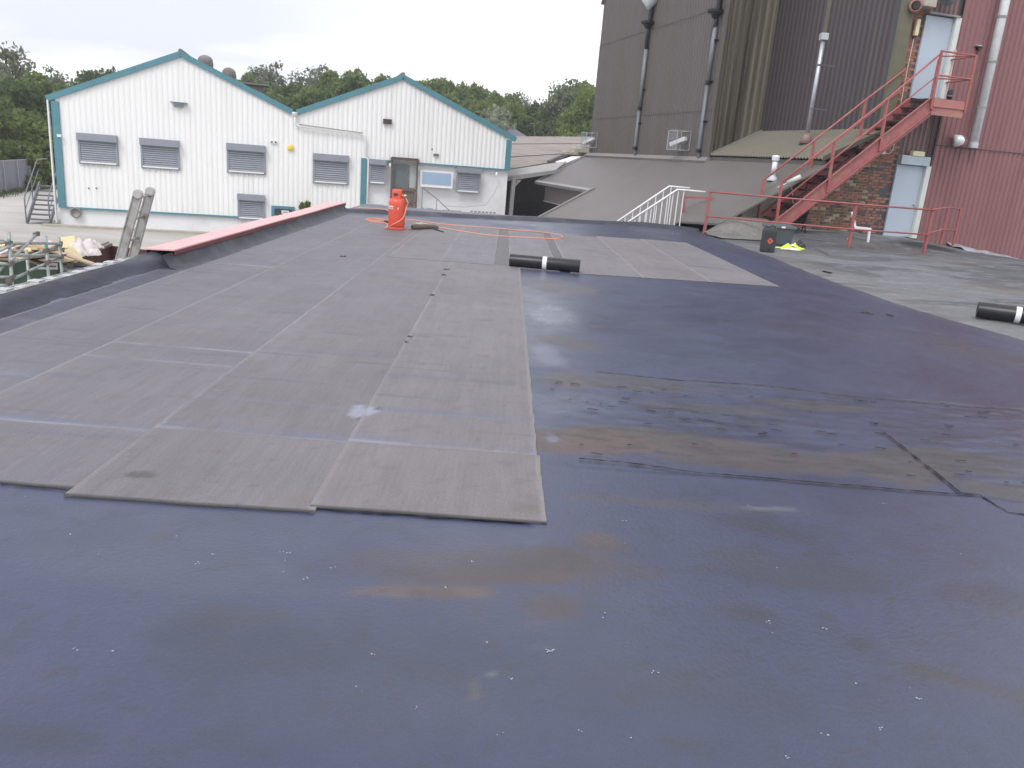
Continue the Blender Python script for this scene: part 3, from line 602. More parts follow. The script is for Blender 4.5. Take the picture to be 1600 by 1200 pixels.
mb.build('plinth_wall', MT['white2'], wb_)
mb = MB(); mb.prism([B(SM, -.09, ZG), B(S3+.1, -.09, ZG), B(S3+.1, -.09, ZM+.02), B(SM, -.09, ZM+.02)], BV*.25)
mb.build('rendered_wall', MT['white2'], wb_)
mb = MB()                                  # body behind the gables
for sa, sb, zf in ((S0+.02, SV_-.01, zt1), (SV_+.01, S3-.02, zt2)):
    sm = S1 if sa < S1 else S2
    mb.prism([B(sa, -.35, ZG), B(sb, -.35, ZG), B(sb, -.35, zf(sb)-.12), B(sm, -.35, ZA-.12), B(sa, -.35, zf(sa)-.12)], BV*30)
mb.build('side_wall', MT['white2'], wb_)
def slope(name, sa, za, sb, zb):
    d = B(sb, 0, zb)-B(sa, 0, za); ln = np.linalg.norm(d); d /= ln; n = np.cross(d, BV); n = n if n[2] > 0 else -n
    mb = MB(); mb.corr(B(sa, 0, za), BV, n, .0, 30, lambda q: 0, lambda q: ln, .16, .04, W=d, slant=.6); return mb.build(name, MT['roofasb'], wb_)
slope('roof_slope', S0-.1, ZE+.02, S1, ZA+.04); slope('roof_slope', SV_-.1, ZV+.06, S1, ZA+.04)
slope('roof_slope', SV_+.1, ZV+.06, S2, ZA+.04); slope('roof_slope', S3+.1, ZE+.02, S2, ZA+.04)
for sm in (S1, S2):
    mb = MB(); mb.path([B(sm, .03, ZA+.10), B(sm, -30, ZA+.10)], .09, 8); mb.build('ridge_cap', MT['roofasb'], wb_)
def barge(sa, za, sb, zb):
    mb = MB(); a = B(sa, .05, za); b = B(sb, .05, zb); d = (b-a)/np.linalg.norm(b-a); n = np.cross(d, BV); n = n if n[2] > 0 else -n
    w = .095; mb.prism([a-n*w, b-n*w, b+n*w, a+n*w], -BV*.05); mb.prism([a+n*w-BV*.05, b+n*w-BV*.05, b+n*(w+.02)-BV*.05, a+n*(w+.02)-BV*.05], BV*.35)
    mb.build('barge_board', MT['teal'], wb_)
barge(S0-.28, ZE-.06, S1+.01, ZA-.02); barge(SV_-.1, ZV+.03, S1-.01, ZA-.02); barge(SV_+.1, ZV+.03, S2+.01, ZA-.02); barge(S3+.32, ZE-.08, S2-.01, ZA-.02)
def vtrim(s, z0, z1, w, m='teal', name='corner_trim', off=.055):
    mb = MB(); mb.obox(B(s, off/2, (z0+z1)/2), BU*w/2, BV*(off/2+.03), ZUP*(z1-z0)/2); return mb.build(name, MT[m], wb_)
vtrim(S0, ZB-.03, ZE-.12, .26); vtrim(S3+.02, ZM-.05, ZE-.1, .24); vtrim(SM+.05, ZG+.02, ZM, .24)
vtrim(-.12, ZG+.05, ZE-.1, .05, 'whitetrim', 'downpipe', .1)
def htrim(s0, s1, z, h, m='teal', name='base_trim', off=.05):
    mb = MB(); mb.obox(B((s0+s1)/2, off/2, z), BU*(s1-s0)/2, BV*(off/2+.02), ZUP*h/2); return mb.build(name, MT[m], wb_)
htrim(S0+.14, SM-.08, ZB-.015, .07); htrim(SM+.18, bp(612, 250)[0]-.02, ZM-.03, .06, name='transom_trim'); htrim(bp(652, 250)[0]+.02, S3-.11, ZM-.03, .06, name='transom_trim')
# valley gutter outlet and the long sloping rainwater pipe
sv = SV_+.02; se = bp(571, 200)[0]
mb = MB(); mb.lathe(B(sv, .12, ZV-.16), [(.05, 0), (.10, .1), (.12, .17), (.12, .2)], 12); mb.path([B(sv, .12, ZV-.1), B(sv, .12, ZV-.42), B(sv+.16, .12, ZV-.50), B(se-.1, .12, ZV-.62), B(se, .12, ZV-.72), B(se, .12, ZM+.12), B(se+.15, .13, ZM-.05), B(se+.15, .13, ZG+.3)], .045, 8)
mb.build('rainwater_pipe', MT['whitetrim'], wb_, smooth=True)
mb = MB(); mb.path([B(sv+.17, .17, ZV-.43), B(se-.1, .17, ZV-.555)], .018, 6); mb.build('cable', mat('brown_cable', (.2, .15, .14)), wb_)
# roller shutters
def shutter(px0, py0, px1, py1, boxh=.27, off=.03, wide=.03, below=True):
    """px0,py0: top left of the shutter box; px1,py1: bottom right of the curtain"""
    s0, zt = bp(px0, py0); s1, zb = bp(px1, py1)
    mb = MB(); mb.obox(B((s0+s1)/2, off+.10, zt-boxh/2), BU*(s1-s0)/2, BV*.12, ZUP*boxh/2); root = mb.build('roller_shutter', MT['grey_shd'], wb_, bevel=.008)
    mb = MB(); z = zt-boxh+.02; n = max(6, int((z-zb)/.085)); h = (z-zb-.05)/n
    for i in range(n):
        a, b_ = z-(i+1)*h, z-i*h; c = [B(s0+.08, off+.025, a+.008), B(s1-.08, off+.025, a+.008), B(s1-.08, off+.055, a+h*.35), B(s0+.08, off+.055, a+h*.35), B(s0+.08, off+.05, b_-.012), B(s1-.08, off+.05, b_-.012), B(s0+.08, off+.02, b_), B(s1-.08, off+.02, b_)]
        mb.add(c, [(0, 1, 2, 3), (3, 2, 5, 4), (4, 5, 7, 6)])
    tag(mb.build('slat', MT['grey_sh'], root), kind='stuff')
    for s in (s0+.045, s1-.045): mb = MB(); mb.obox(B(s, off+.03, (z+zb)/2), BU*.04, BV*.045, ZUP*(z-zb)/2); mb.build('guide_rail', MT['grey_shd'], root)
    mb = MB(); mb.obox(B((s0+s1)/2, off+.045, zb+.03), BU*((s1-s0)/2-.07), BV*.035, ZUP*.03); mb.build('bottom_bar', MT['whitetrim'], root)
    mb = MB(); rr0 = random.Random(int(px0))
    for k in range(int((s1-s0)/.1)):
        c = s0+.05+k*.1+rr0.uniform(-.03, .03); l_ = rr0.uniform(.05, .22); w_ = rr0.uniform(.004, .012)
        if off < .1: mb.add([B(c-w_, .036, zb-.03), B(c+w_, .036, zb-.03), B(c+w_*.3, .030, zb-.03-l_), B(c-w_*.3, .030, zb-.03-l_)], [(0, 1, 2, 3)])
    if mb.v: tag(mb.build('dirt_run', bpy.data.materials.get('dirt_run') or mat('dirt_run', (.50, .49, .45), .8), root), kind='stuff')
    if below: mb = MB(); mb.obox(B((s0+s1)/2, off+.01, zb-.022), BU*((s1-s0)/2), BV*.05, ZUP*.012); mb.build('sill', MT['grey_shd'], root)
    return root
shutter(121, 207, 186, 258); shutter(219, 215, 282, 265); shutter(354, 223, 415, 272); shutter(489, 239, 544, 288)
shutter(371, 302, 414, 343, .25); shutter(577, 248, 602, 287, .22, .12); shutter(713, 261, 748, 301, .22, .12)
# door at ground level on the left gable
def bbox(px0, py0, px1, py1, m, name, off=.03, th=.03, parent=None, bevel=0):
    s0, z1 = bp(px0, py0); s1, z0 = bp(px1, py1); mb = MB(); mb.obox(B((s0+s1)/2, off, (z0+z1)/2), BU*abs(s1-s0)/2, BV*th, ZUP*abs(z1-z0)/2); return mb.build(name, m, parent or wb_, bevel=bevel)
dz = bp(424, 318); dw = bp(460, 318)
mb = MB(); mb.obox(B((dz[0]+dw[0])/2, .04, ZG+.62), BU*(dw[0]-dz[0])/2, BV*.05, ZUP*.62); dr = mb.build('side_door', MT['teal'], wb_)
mb = MB(); mb.obox(B((dz[0]+dw[0])/2+.02, .10, ZG+.57), BU*.36, BV*.02, ZUP*.56); mb.build('door_leaf', mat('dark_door', (.04, .045, .055), .5), dr)
mb = MB(); sc_ = (dz[0]+dw[0])/2+.05
for z_, h_, d_s in ((ZG+1.0, .07, .05), (ZG+.78, .08, -.05)): mb.obox(B(sc_+d_s, .125, z_), BU*.15, BV*.006, ZUP*h_)
mb.build('notice', MT['label'], dr)
mb = MB()
for i in range(4): mb.obox(B(sc_+.05, .133, ZG+.97+i*.02), BU*.10, BV*.003, ZUP*.004)
mb.build('notice_print', mat('print_blue', (.15, .25, .42)), dr)
# porch door
s0, zt = bp(612, 247); s1, _ = bp(652, 247); zb = ZM-2.0
pd = MB(); cz = (zt+zb)/2
for s in (s0, s1): pd.obox(B(s, .22, cz), BU*.03, BV*.05, ZUP*(zt-zb)/2)
pd.obox(B((s0+s1)/2, .16, zt-.02), BU*((s1-s0)/2+.05), BV*.2, ZUP*.045)
pdo = pd.build('porch', MT['brownframe'], wb_)
mb = MB(); mb.corr(B(s0-.05, .38, zt+.03), BU, ZUP, 0, s1-s0+.1, lambda q: 0, lambda q: .42, .11, .035, W=BV, slant=.6); mb.build('porch_roof', MT['redgap'], pdo)
mb = MB(); mb.obox(B((s0+s1)/2-.02, .06, zb+.45), BU*((s1-s0)/2-.05), BV*.04, ZUP*.45); mb.obox(B((s0+s1)/2, .12, zb+.80), BU*((s1-s0)/2-.03), BV*.04, ZUP*.04); mb.obox(B((s0+s1)/2, .12, zb+.28), BU*((s1-s0)/2-.03), BV*.03, ZUP*.03); mb.build('lower_panel', mat('brown_panel', (.16, .125, .115), .55), pdo)
mb = MB(); mb.obox(B((s0+s1)/2-.16, .03, zb+1.38), BU*((s1-s0)/2-.2), BV*.015, ZUP*.50); mb.build('door_glass', MT['glass'], pdo)
mb = MB(); mb.obox(B(s1-.17, .02, zb+1.38), BU*.13, BV*.02, ZUP*.5); mb.build('pale_panel', mat('pale_panel', (.42, .45, .44), .5), pdo)
mb = MB(); mb.obox(B((s0+s1)/2, .28, zb-.10), BU*((s1-s0)/2+.1), BV*.35, ZUP*.06); mb.prism([B(s0+.15, .4, zb-.04), B(s1+.05, .4, zb-.04), B(s1+.9, .9, zb-.8), B(s1+.1, .9, zb-.8)], ZUP*-.1); mb.build('doorstep', MT['stone'], pdo)
# hand rail of the porch steps
mb = MB(); hs = [(s1+.18, zb+.98), (s1+.82, zb+.55), (s1+1.36, zb+.12), (s1+2.2, zb-.55)]
mb.path([B(s, .75, z) for s, z in hs], .018, 6)
for s, z in hs[:3]: mb.tube(B(s, .75, z), B(s, .75, z-1.0), .014, 6)
mb.tube(B(s1+.2, .75, zb+.15), B(s1+1.4, .75, zb-.8), .014, 6)
mb.build('step_handrail', MT['pipe'], pdo)
# sky-blue panelled window
wn = bbox(656, 265, 706, 294, MT['whitetrim'], 'window', .12, .03)
bbox(659, 268, 703, 290, MT['bluepane'], 'pane', .155, .008, wn)
bbox(655, 291, 705, 294, MT['whitetrim'], 'sill', .16, .05, wn)
# lights, boxes, vents
def lampbox(px, py, w, h, m, name='flood_light', d=.16, off=.03, hood=0):
    s, z = bp(px, py); mb = MB(); mb.prism([B(s-w/2, off, z-h/2), B(s-w/2, off, z+h/2), B(s-w/2, off+d, z+h/2), B(s-w/2, off+d*.6, z-h/2)], BU*w)
    if hood: mb.obox(B(s, off+d/2, z+h/2+.012), BU*(w/2+hood), BV*(d/2+.05), ZUP*.012)
    return mb.build(name, m, wb_, bevel=.006)
lampbox(280, 164, .34, .16, MT['grey_shd'], hood=.15); lampbox(605, 190, .36, .20, mat('brown_light', (.10, .08, .075), .5)); lampbox(681, 242, .24, .10, mat('dull_light', (.24, .23, .22), .5), d=.1)
s, z = bp(454, 231); mb = MB(); mb.lathe(B(s, .03, z), [(.13, 0), (.12, .06), (.05, .09)], 12, -BV); mb.build('alarm_bell', MT['yellow'], wb_, smooth=False)
for px, py in ((609, 259), (775, 273), (653, 264)):
    s, z = bp(px, py); mb = MB(); mb.lathe(B(s, .14, z-.06), [(.055, 0), (.06, .05), (.06, .13), (.03, .17)], 10); mb.build('bulkhead_light', MT['whitetrim'], wb_, smooth=True)
s, z = bp(94, 212); mb = MB(); mb.obox(B(s, .1, z), BU*.07, BV*.08, ZUP*.05); mb.build('corner_light', MT['whitetrim'], wb_)
s, z = bp(428, 222); mb = MB(); mb.obox(B(s, .045, z), BU*.15, BV*.02, ZUP*.06); vb = mb.build('vent_plate', MT['whitetrim'], wb_)
for d_s in (-.08, .07): mb = MB(); mb.lathe(B(s+d_s, .066, z), [(.035, 0), (.03, .02)], 10, -BV); mb.build('vent_hole', MT['black'], vb)
for px, py in ((139, 294), (151, 294), (675, 233)):
    s, z = bp(px, py); mb = MB(); mb.lathe(B(s, .03, z), [(.035, 0), (.03, .02)], 8, -BV); mb.build('bolt_hole', mat('hole', (.12, .11, .11)), wb_)
s, z = bp(119, 331); mb = MB(); mb.lathe(B(s, .0, z-.02), [(.20, 0), (.21, .1), (.17, .13), (.15, .06), (.02, .05)], 16, -BV); mb.build('round_vent', MT['flash'], wb_, smooth=True)
for px0, py0, px1, py1 in ((581, 318, 599, 322), (665, 324, 676, 328), (690, 327, 720, 331), (733, 328, 774, 334)):
    s0_, z1_ = bp(px0, py0); s1_, z0_ = bp(px1, py1); mb = MB()
    n = 7
    for i in range(n): mb.obox(B(s0_+(s1_-s0_)*(i+.5)/n, .165, (z0_+z1_)/2), BU*(s1_-s0_)/n*.32, BV*.01, ZUP*.035)
    mb.build('air_brick', MT['grey_shd'], wb_)
mb = MB(); cur = [B(bp(776, 290)[0], .17, bp(776, 290)[1]), B(bp(770, 303)[0], .17, bp(770, 303)[1]), B(bp(758, 320)[0], .17, bp(758, 320)[1]), B(bp(725, 323)[0], .17, bp(725, 323)[1]), B(bp(690, 321)[0], .17, bp(690, 321)[1])]
mb.path(cur, .008, 5); mb.build('wall_cable', MT['flash'], wb_)
# yellow warning sign on the corner trim
s, z = bp(94, 303); mb = MB(); mb.obox(B(s, .065, z), BU*.11, BV*.008, ZUP*.14); sg = mb.build('warning_sign', mat('pale_yellow_sign', (.78, .76, .45), .5), wb_)
mb = MB(); mb.prism([B(s-.05, .075, z+.02), B(s+.05, .075, z+.02), B(s, .075, z+.10)], -BV*.004); mb.obox(B(s, .078, z-.07), BU*.08, BV*.004, ZUP*.025); mb.build('sign_print', mat('sign_yellow', (.75, .55, .04), .5), sg)
# turbine vents on the far slope of the left ridge
for s, v_, r_ in ((S1+.66, 2.4, .30), (S1+1.6, 2.4, .28)):
    z = zt1(s)-.02; mb = MB(); mb.lathe(B(s, -v_, z-.2), [(r_*.8, 0), (r_*.8, .3), (r_, .42), (r_*.98, .58), (r_*.75, .68), (r_*.3, .74), (.05, .75)], 20); rv = mb.build('roof_vent', MT['roofasb'], wb_, smooth=True)
    mb = MB()
    for k in range(14): t_ = k*math.pi/7; mb.obox(B(s, -v_, z+.16)+np.array([math.cos(t_), math.sin(t_), 0])*r_*.99, (.012*-math.sin(t_), .012*math.cos(t_), 0), (.02*math.cos(t_), .02*math.sin(t_), 0), (0, 0, .12))
    tag(mb.build('vent_fin', MT['flash'], rv), kind='stuff')
s = S1+2.6; mb = MB(); z = zt1(s)+.2; mb.obox(B(s, -3, z), BU*.35, BV*.5, ZUP*.16); mb.obox(B(s, -3, z+.19), BU*.62, BV*.7, ZUP*.03); mb.build('ridge_ventilator', MT['roofasb'], wb_)
# steel access stairs by the left corner
st = thing('steel_steps', 'dark grey steel steps with handrail at the left corner of the white building', 'steps', B(-.9, .2, ZG))
for k in range(8):
    mb = MB(); z = ZG+.17*(k+1); o_ = .25-k*.24; mb.obox(B(-.68, o_, z), BU*.38, BV*.12, ZUP*.025); mb.build('tread', mat('steel_tread', (.13, .14, .15)) if k == 0 else bpy.data.materials['steel_tread'], st)
for s in (-1.08, -.28):
    mb = MB(); mb.bar(B(s, .42, ZG+.03), B(s, -1.6, ZG+1.45), .05, .2); mb.build('stringer', MT['pipe'], st)
for s in (-1.10, -.27):
    mb = MB(); mb.path([B(s, .42, ZG+.05), B(s, .42, ZG+.95), B(s, .30, ZG+1.12), B(s, -1.6, ZG+2.4), B(s, -2.9, ZG+2.4)], .025, 6); mb.path([B(s, .42, ZG+.55), B(s, -1.6, ZG+1.95)], .018, 6); mb.tube(B(s, -.6, ZG+.7), B(s, -.6, ZG+1.75), .02, 6); mb.build('handrail', MT['pipe'], st)
# low kerb stones along the foot of the building
mb = MB(); mb.obox(B(3.2, .9, ZG+.03), BU*3.6, BV*.16, ZUP*.05); mb.obox(B(9.5, 1.1, ZG+.02), BU*2.2, BV*.1, ZUP*.06); tag(mb.build('kerb_stones', MT['stone']), kind='structure')
# shrub by the wall
# ================================================================ GREY FENCE
fn = thing('sheet_fence', 'tall grey sheet fence with pale posts at the left edge of the yard', 'fence', (-29, 50, ZG))
fa, fb = np.array([-26.3, 40.5, ZG]), np.array([-31.0, 60, ZG]); fd = (fb-fa)/np.linalg.norm(fb-fa); fnn = np.array([fd[1], -fd[0], 0]); fl_ = np.linalg.norm(fb-fa)
npan = 9
for i in range(npan+1):
    mb = MB(); mb.obox(fa+fd*fl_*i/npan+fnn*.05+ZUP*.86, fd*.05, fnn*.05, ZUP*.86); mb.build('post', MT['fencep'], fn)
    if i < npan:
        mb = MB(); mb.corr(fa+fd*(fl_*i/npan+.05), fd, fnn, 0, fl_/npan-.1, lambda q: .12, lambda q: 1.66, .3, .02); mb.build('fence_panel', MT['fence'], fn)
mb = MB(); mb.bar(fa+ZUP*1.68, fb+ZUP*1.68, .07, .05); mb.build('top_rail', MT['fencep'], fn)
mb = MB(); rr_ = random.Random(5)
for k in range(2600):
    q = fa+fd*rr_.uniform(-1, fl_)+fnn*abs(rr_.gauss(.1, .35)); h = rr_.uniform(.08, .28); t_ = rr_.uniform(0, 6.28); w = .02
    mb.add([q+np.array([math.cos(t_)*w, math.sin(t_)*w, 0]), q-np.array([math.cos(t_)*w, math.sin(t_)*w, 0]), q+np.array([rr_.gauss(0, .06), rr_.gauss(0, .06), h])], [(0, 1, 2)])
tag(mb.build('weeds', mat('weeds', (.09, .12, .045), .9, var=.4)), 'low green weeds growing along the foot of the grey fence', 'weeds', kind='stuff')
# ================================================================ BROWN MILL TOWER
UF1, UF3 = -2.73, -.97; VC = 5.72; VC3 = 5.3; VE = 17.3
tw = thing('mill_tower', 'tall dark brown and charcoal ribbed metal mill building behind the low brown roofs', 'building', G(2, 8, ZG))
zb1 = 1.95
def top1(v): return 8.45+.95*min(v-VC, VE-v)          # gable on the outer face, apex out of frame
cuts = [(-9, 3.48), (3.48, 6.62), (6.62, 99)]
for ci, (a, b) in enumerate(cuts):
    mb = MB(); mb.corr(G(UF1+.012*ci, VC, 0), GV, -GU, .03, VE-VC, lambda q: max(a if ci else zb1-.3, zb1-.3), lambda q: min(b, top1(VC+q)), .2, .025)
    mb.build('cladding_sheet', MT['brownmet'], tw)
mb = MB(); mb.prism([G(UF1+.04, VC+.05, ZG), G(UF1+.04, VE-.02, ZG), G(UF1+.04, VE-.02, top1(VE)-.05), G(UF1+.04, (VC+VE)/2, top1((VC+VE)/2)-.05), G(UF1+.04, VC+.05, top1(VC)-.05)], GU*9)
mb.build('core_wall', MT['brownmet'], tw)
mb = MB()
for a, b in ((( VE+.12), (VC+VE)/2), ((VC-.12), (VC+VE)/2)):
    mb.prism([G(UF1-.1, a, 8.33), G(UF1-.1, b, 8.45+.95*(VE-VC)/2+.02), G(UF1-.1, b, 8.45+.95*(VE-VC)/2+.14), G(UF1-.1, a, 8.45)], GU*9.2)
mb.build('roof', MT['roofasb'], tw)
for z_ in (3.48, 6.62):
    mb = MB(); mb.bar(G(UF1-.03, VC+.05, z_), G(UF1-.03, VE-.05, z_), .008, .010); mb.build('sheet_joint', MT['redgap'], tw)
# olive return wall with run-off streaks
mb = MB(); mb.corr(G(UF1, VC, 0), GU, -GV, .0, UF3-UF1, lambda q: 1.5, lambda q: 12.5, .245, .04)
mb.build('return_cladding', MT['olive'], tw)
mb = MB(); mb.obox(G(UF1-.01, VC-.02, 6.5), GU*.05, GV*.07, ZUP*5.0); mb.build('corner_trim', MT['olive'], tw)
# charcoal inner face
mb = MB(); mb.corr(G(UF3, 0, 0), GV, -GU, -.12, VC+.05, lambda q: 2.6, lambda q: 12.5, .22, .035); mb.build('inner_cladding', MT['darkmet'], tw)
mb = MB(); mb.prism([G(UF3+.03, -.02, ZG), G(UF3+.03, VC, ZG), G(UF3+.03, VC, 12.4), G(UF3+.03, -.02, 12.4)], GU*5.5); mb.build('core_wall', MT['darkmet'], tw)
mb = MB(); mb.obox(G(UF3+.13, -.10, 7.4), GU*.17, GV*.06, ZUP*4.9); mb.build('end_trim', mat('khaki_trim', (.135, .128, .085), .6, var=.15), tw)
mb = MB(); mb.obox(G(UF3-.02, 3.05, 7.5), GV*.10, GU*.022, ZUP*4.6); mb.build('stained_rib', mat('khaki_stain', (.125, .115, .085), .6, var=.2), tw)
# downpipes
def downpipe(v, z0, z1, ztr, thing_=tw):
    mb = MB(); mb.path([G(UF1-.02, v, z0-.02), G(UF1-.10, v, z0+.06), G(UF1-.12, v, z0+.22), G(UF1-.12, v, ztr)], .062, 10); p = mb.build('downpipe', MT['pipe'], thing_, smooth=True)
    mb = MB(); mb.tube(G(UF1-.12, v, ztr), G(UF1-.12, v, z1), .075, 10); mb.build('upper_pipe', mat('lilac_grey_pipe', (.19, .195, .22), .4), p, smooth=True)
    for z in (z0+.25, ztr):
        mb = MB(); mb.lathe(G(UF1-.12, v, z-.06), [(.085, 0), (.09, .06), (.085, .12)], 10); mb.build('socket', MT['black'], p)
    for z in np.arange(z0+1.2, z1-.3, 1.25):
        mb = MB(); mb.obox(G(UF1-.07, v, z), GV*.14, GU*.07, ZUP*.015); mb.build('bracket', MT['black'], p)
    return p
downpipe(6.3, 1.95, 6.25, 4.35); downpipe(11.72, 2.0, 5.9, 3.75)
for v, z in ((11.72, 6.95), (6.3, 6.6)):
    mb = MB(); mb.path([G(UF1-.1, v, z-1.05), G(UF1-.12, v+.06, z-.7), G(UF1-.14, v-.05, z-.45), G(UF1-.14, v, z-.25)], .075, 8); mb.build('swan_neck', MT['black'], tw, smooth=True)
    mb = MB(); mb.lathe(G(UF1-.18, v, z-.30), [(.09, 0), (.16, .12), (.26, .16), (.27, .24)], 8); mb.build('hopper_head', MT['black'], tw)
    mb = MB(); mb.tube(G(UF1-.1, v, z-.1), G(UF1-.1, v-.06, z+1.2), .09, 8); mb.build('outlet_pipe', MT['black'], tw)
mb = MB(); mb.lathe(G(UF1-.2, 11.7, 7.28), [(.03, 0), (.30, .3), (.3, .6)], 14); mb.build('flared_outlet', MT['silver'], tw, smooth=True)
# security cameras in wire cages
def camera_cage(v, z, label, side=1):
    c = thing('security_camera', label, 'security camera', G(UF1-.03, v, z), 'caged security cameras on the brown tower')
    mb = MB(); w, h, d = .66, .55, .5
    P = lambda a, b, c_: G(UF1-.03-c_*d, v+(a-.5)*w*1.1, z+(b-.5)*h*1.15)
    for b in (0, 1):
        for a, e in ((0, 1),): mb.tube(P(0, b, 1), P(1, b, 1), .012, 5); mb.tube(P(0, b, 0), P(0, b, 1), .012, 5); mb.tube(P(1, b, 0), P(1, b, 1), .012, 5); mb.tube(P(0, b, 0), P(1, b, 0), .012, 5)
    for a in (0, 1): mb.tube(P(a, 0, 1), P(a, 1, 1), .014, 5); mb.tube(P(a, 0, 0), P(a, 1, 0), .012, 5)
    mb.build('cage_frame', MT['galv'], c)
    mb = MB()
    for k in range(1, 12): t_ = k/12; mb.bar(P(t_, 0, 1), P(t_, 1, 1), .004, .004, GU); mb.bar(P(0, t_, 1), P(1, t_, 1), .004, .004, GU)
    for k in range(1, 9): t_ = k/9; mb.bar(P(0, 0, t_), P(0, 1, t_), .004, .004, GV); mb.bar(P(1, 0, t_), P(1, 1, t_), .004, .004, GV)
    tag(mb.build('wire_mesh', MT['galv'], c), kind='stuff')
    mb = MB(); a = P(.5, .45, .5); dd = GV*.85-GU*.45+ZUP*-.36; dd /= np.linalg.norm(dd); mb.obox(a+dd*.02, dd*.33, np.cross(dd, ZUP)*.085, np.cross(np.cross(dd, ZUP), dd)*.075); mb.build('camera_body', MT['whitetrim'], c, bevel=.02)
    mb = MB(); mb.tube(G(UF1, v, z-.18), a-ZUP*.06, .025, 6); mb.lathe(G(UF1-.04, v+.1, z-.14), [(.05, 0), (.05, .1)], 8, -GU); mb.build('bracket', MT['flash'], c)
camera_cage(7.55, 2.52, 'white security camera in a wire cage beside the right downpipe of the tower')
camera_cage(16.75, 2.55, 'security camera in a wire cage on the far left corner of the tower')
# ================================================================ BROWN LEAN-TO ROOFS
T = .58
lr = thing('brown_lean_to', 'broad plain brown sloping metal roof below the tower with pale edge trims', 'lean-to', G(-5, 5, ZG))
def zr(u): return 1.93+(u-UF1)*T
sl = np.cross(GV, (-GU*1-ZUP*T)); sl /= np.linalg.norm(sl); sl = sl if sl[2] > 0 else -sl
def roofpoly(name, pts, m, th=.05, dz=0, p=None):
    mb = MB(); mb.prism([G(u, v, zr(u)+dz) for u, v in pts], -ZUP*th); return mb.build(name, m, p or lr)
UE1, UE2, VN = -5.08, -8.2, 10.1
rf = roofpoly('roof_sheet', [(UF1-.02, -.62), (UF1-.02, VE+.05), (UE1, VE+.05), (UE1, VN), (UE2, VN), (UE2, 1.2), (-5.75, 1.2), (-5.55, -.62)], MT['brownroof'])
def trim(a, b, w, h, m=MT['flash'], name='edge_trim', p=None):
    mb = MB(); mb.bar(a, b, w, h, sl); return mb.build(name, m, p or lr)
trim(G(UF1, VE+.08, zr(UF1)+.03), G(UE1-.03, VE+.08, zr(UE1-.03)+.03), .09, .05)
trim(G(UE1+.1, VN+.02, zr(UE1+.1)+.04), G(UE2, VN+.02, zr(UE2)+.04), .10, .05)
trim(G(UE1-.06, VE+.1, zr(UE1)-.04), G(UE1-.06, VN+.07, zr(UE1)-.04), .14, .13, name='gutter')
trim(G(UF1-.10, VC-.1, zr(UF1)-.02), G(UF1-.10, VE, zr(UF1)-.02), .26, .10, mat('brown_flashing', (.24, .225, .215), .5), name='wall_flashing')
mb = MB(); mb.prism([G(UE1+.35, VE-.1, zr(UE1)-.1), G(UE1+.35, VN-1.5, zr(UE1)-.1), G(UE1+.35, VN-1.5, zr(UE1)-.85), G(UE1+.35, VE-.1, zr(UE1)-.85)], GU*.1)
mb.build('eaves_panel', mat('brown_eaves', (.16, .135, .135), .6), lr)
mb = MB(); mb.bar(G(UE1+.32, VE-.1, zr(UE1)-.86), G(UE1+.32, VN-1.5, zr(UE1)-.86), .06, .04); mb.build('panel_edge', MT['flash'], lr)
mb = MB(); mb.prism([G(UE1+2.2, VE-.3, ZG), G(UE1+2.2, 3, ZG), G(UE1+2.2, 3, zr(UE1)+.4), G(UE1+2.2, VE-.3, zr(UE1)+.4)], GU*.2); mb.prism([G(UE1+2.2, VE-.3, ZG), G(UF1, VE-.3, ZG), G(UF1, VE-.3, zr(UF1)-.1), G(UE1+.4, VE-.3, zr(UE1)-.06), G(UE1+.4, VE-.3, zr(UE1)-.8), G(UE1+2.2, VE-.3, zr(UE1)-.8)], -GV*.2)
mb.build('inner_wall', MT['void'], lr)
# upper olive roof in the notch
ur = thing('olive_lean_to', 'small olive corrugated roof in the notch between the tower walls', 'lean-to', G(-2, 2, 1.9))
mb = MB(); dd = GU+ZUP*.50; ddl = np.linalg.norm(dd); dd = dd/ddl; nn_ = np.cross(GV, dd); nn_ = nn_ if nn_[2] > 0 else -nn_
za_ = 2.06; LL = (UF3-UF1+.02)*math.hypot(1, .5)
mb.corr(G(UF1-.04, 0, za_), GV, nn_, -.50, VC-.02, lambda q: 0, lambda q: LL, .14, .04, W=dd, slant=.5); mb.build('corrugated_sheet', MT['oliveroof'], ur)
mb = MB(); mb.bar(G(UF1-.02, VC-.06, za_+.06), G(UF3, VC-.06, za_+.06+(UF3-UF1)*.5), .09, .05); mb.build('verge_flashing', MT['flash'], ur)
mb = MB(); mb.prism([G(UF1-.0, -.45, za_-.03), G(UF1-.0, VC, za_-.03), G(UF1-.0, VC, za_-.22), G(UF1-.0, -.45, za_-.22)], GU*.06); mb.build('eaves_board', mat('dark_board', (.10, .095, .09), .6), ur)
mb = MB(); mb.prism([G(UF1-.06, -.50, za_-.03), G(UF3, -.50, za_-.03+.5*(UF3-UF1)), G(UF3, -.50, za_+.09+.5*(UF3-UF1)), G(UF1-.06, -.50, za_+.09)], GV*.05); mb.build('verge_board', mat('verge_olive', (.09, .085, .065), .6), ur)
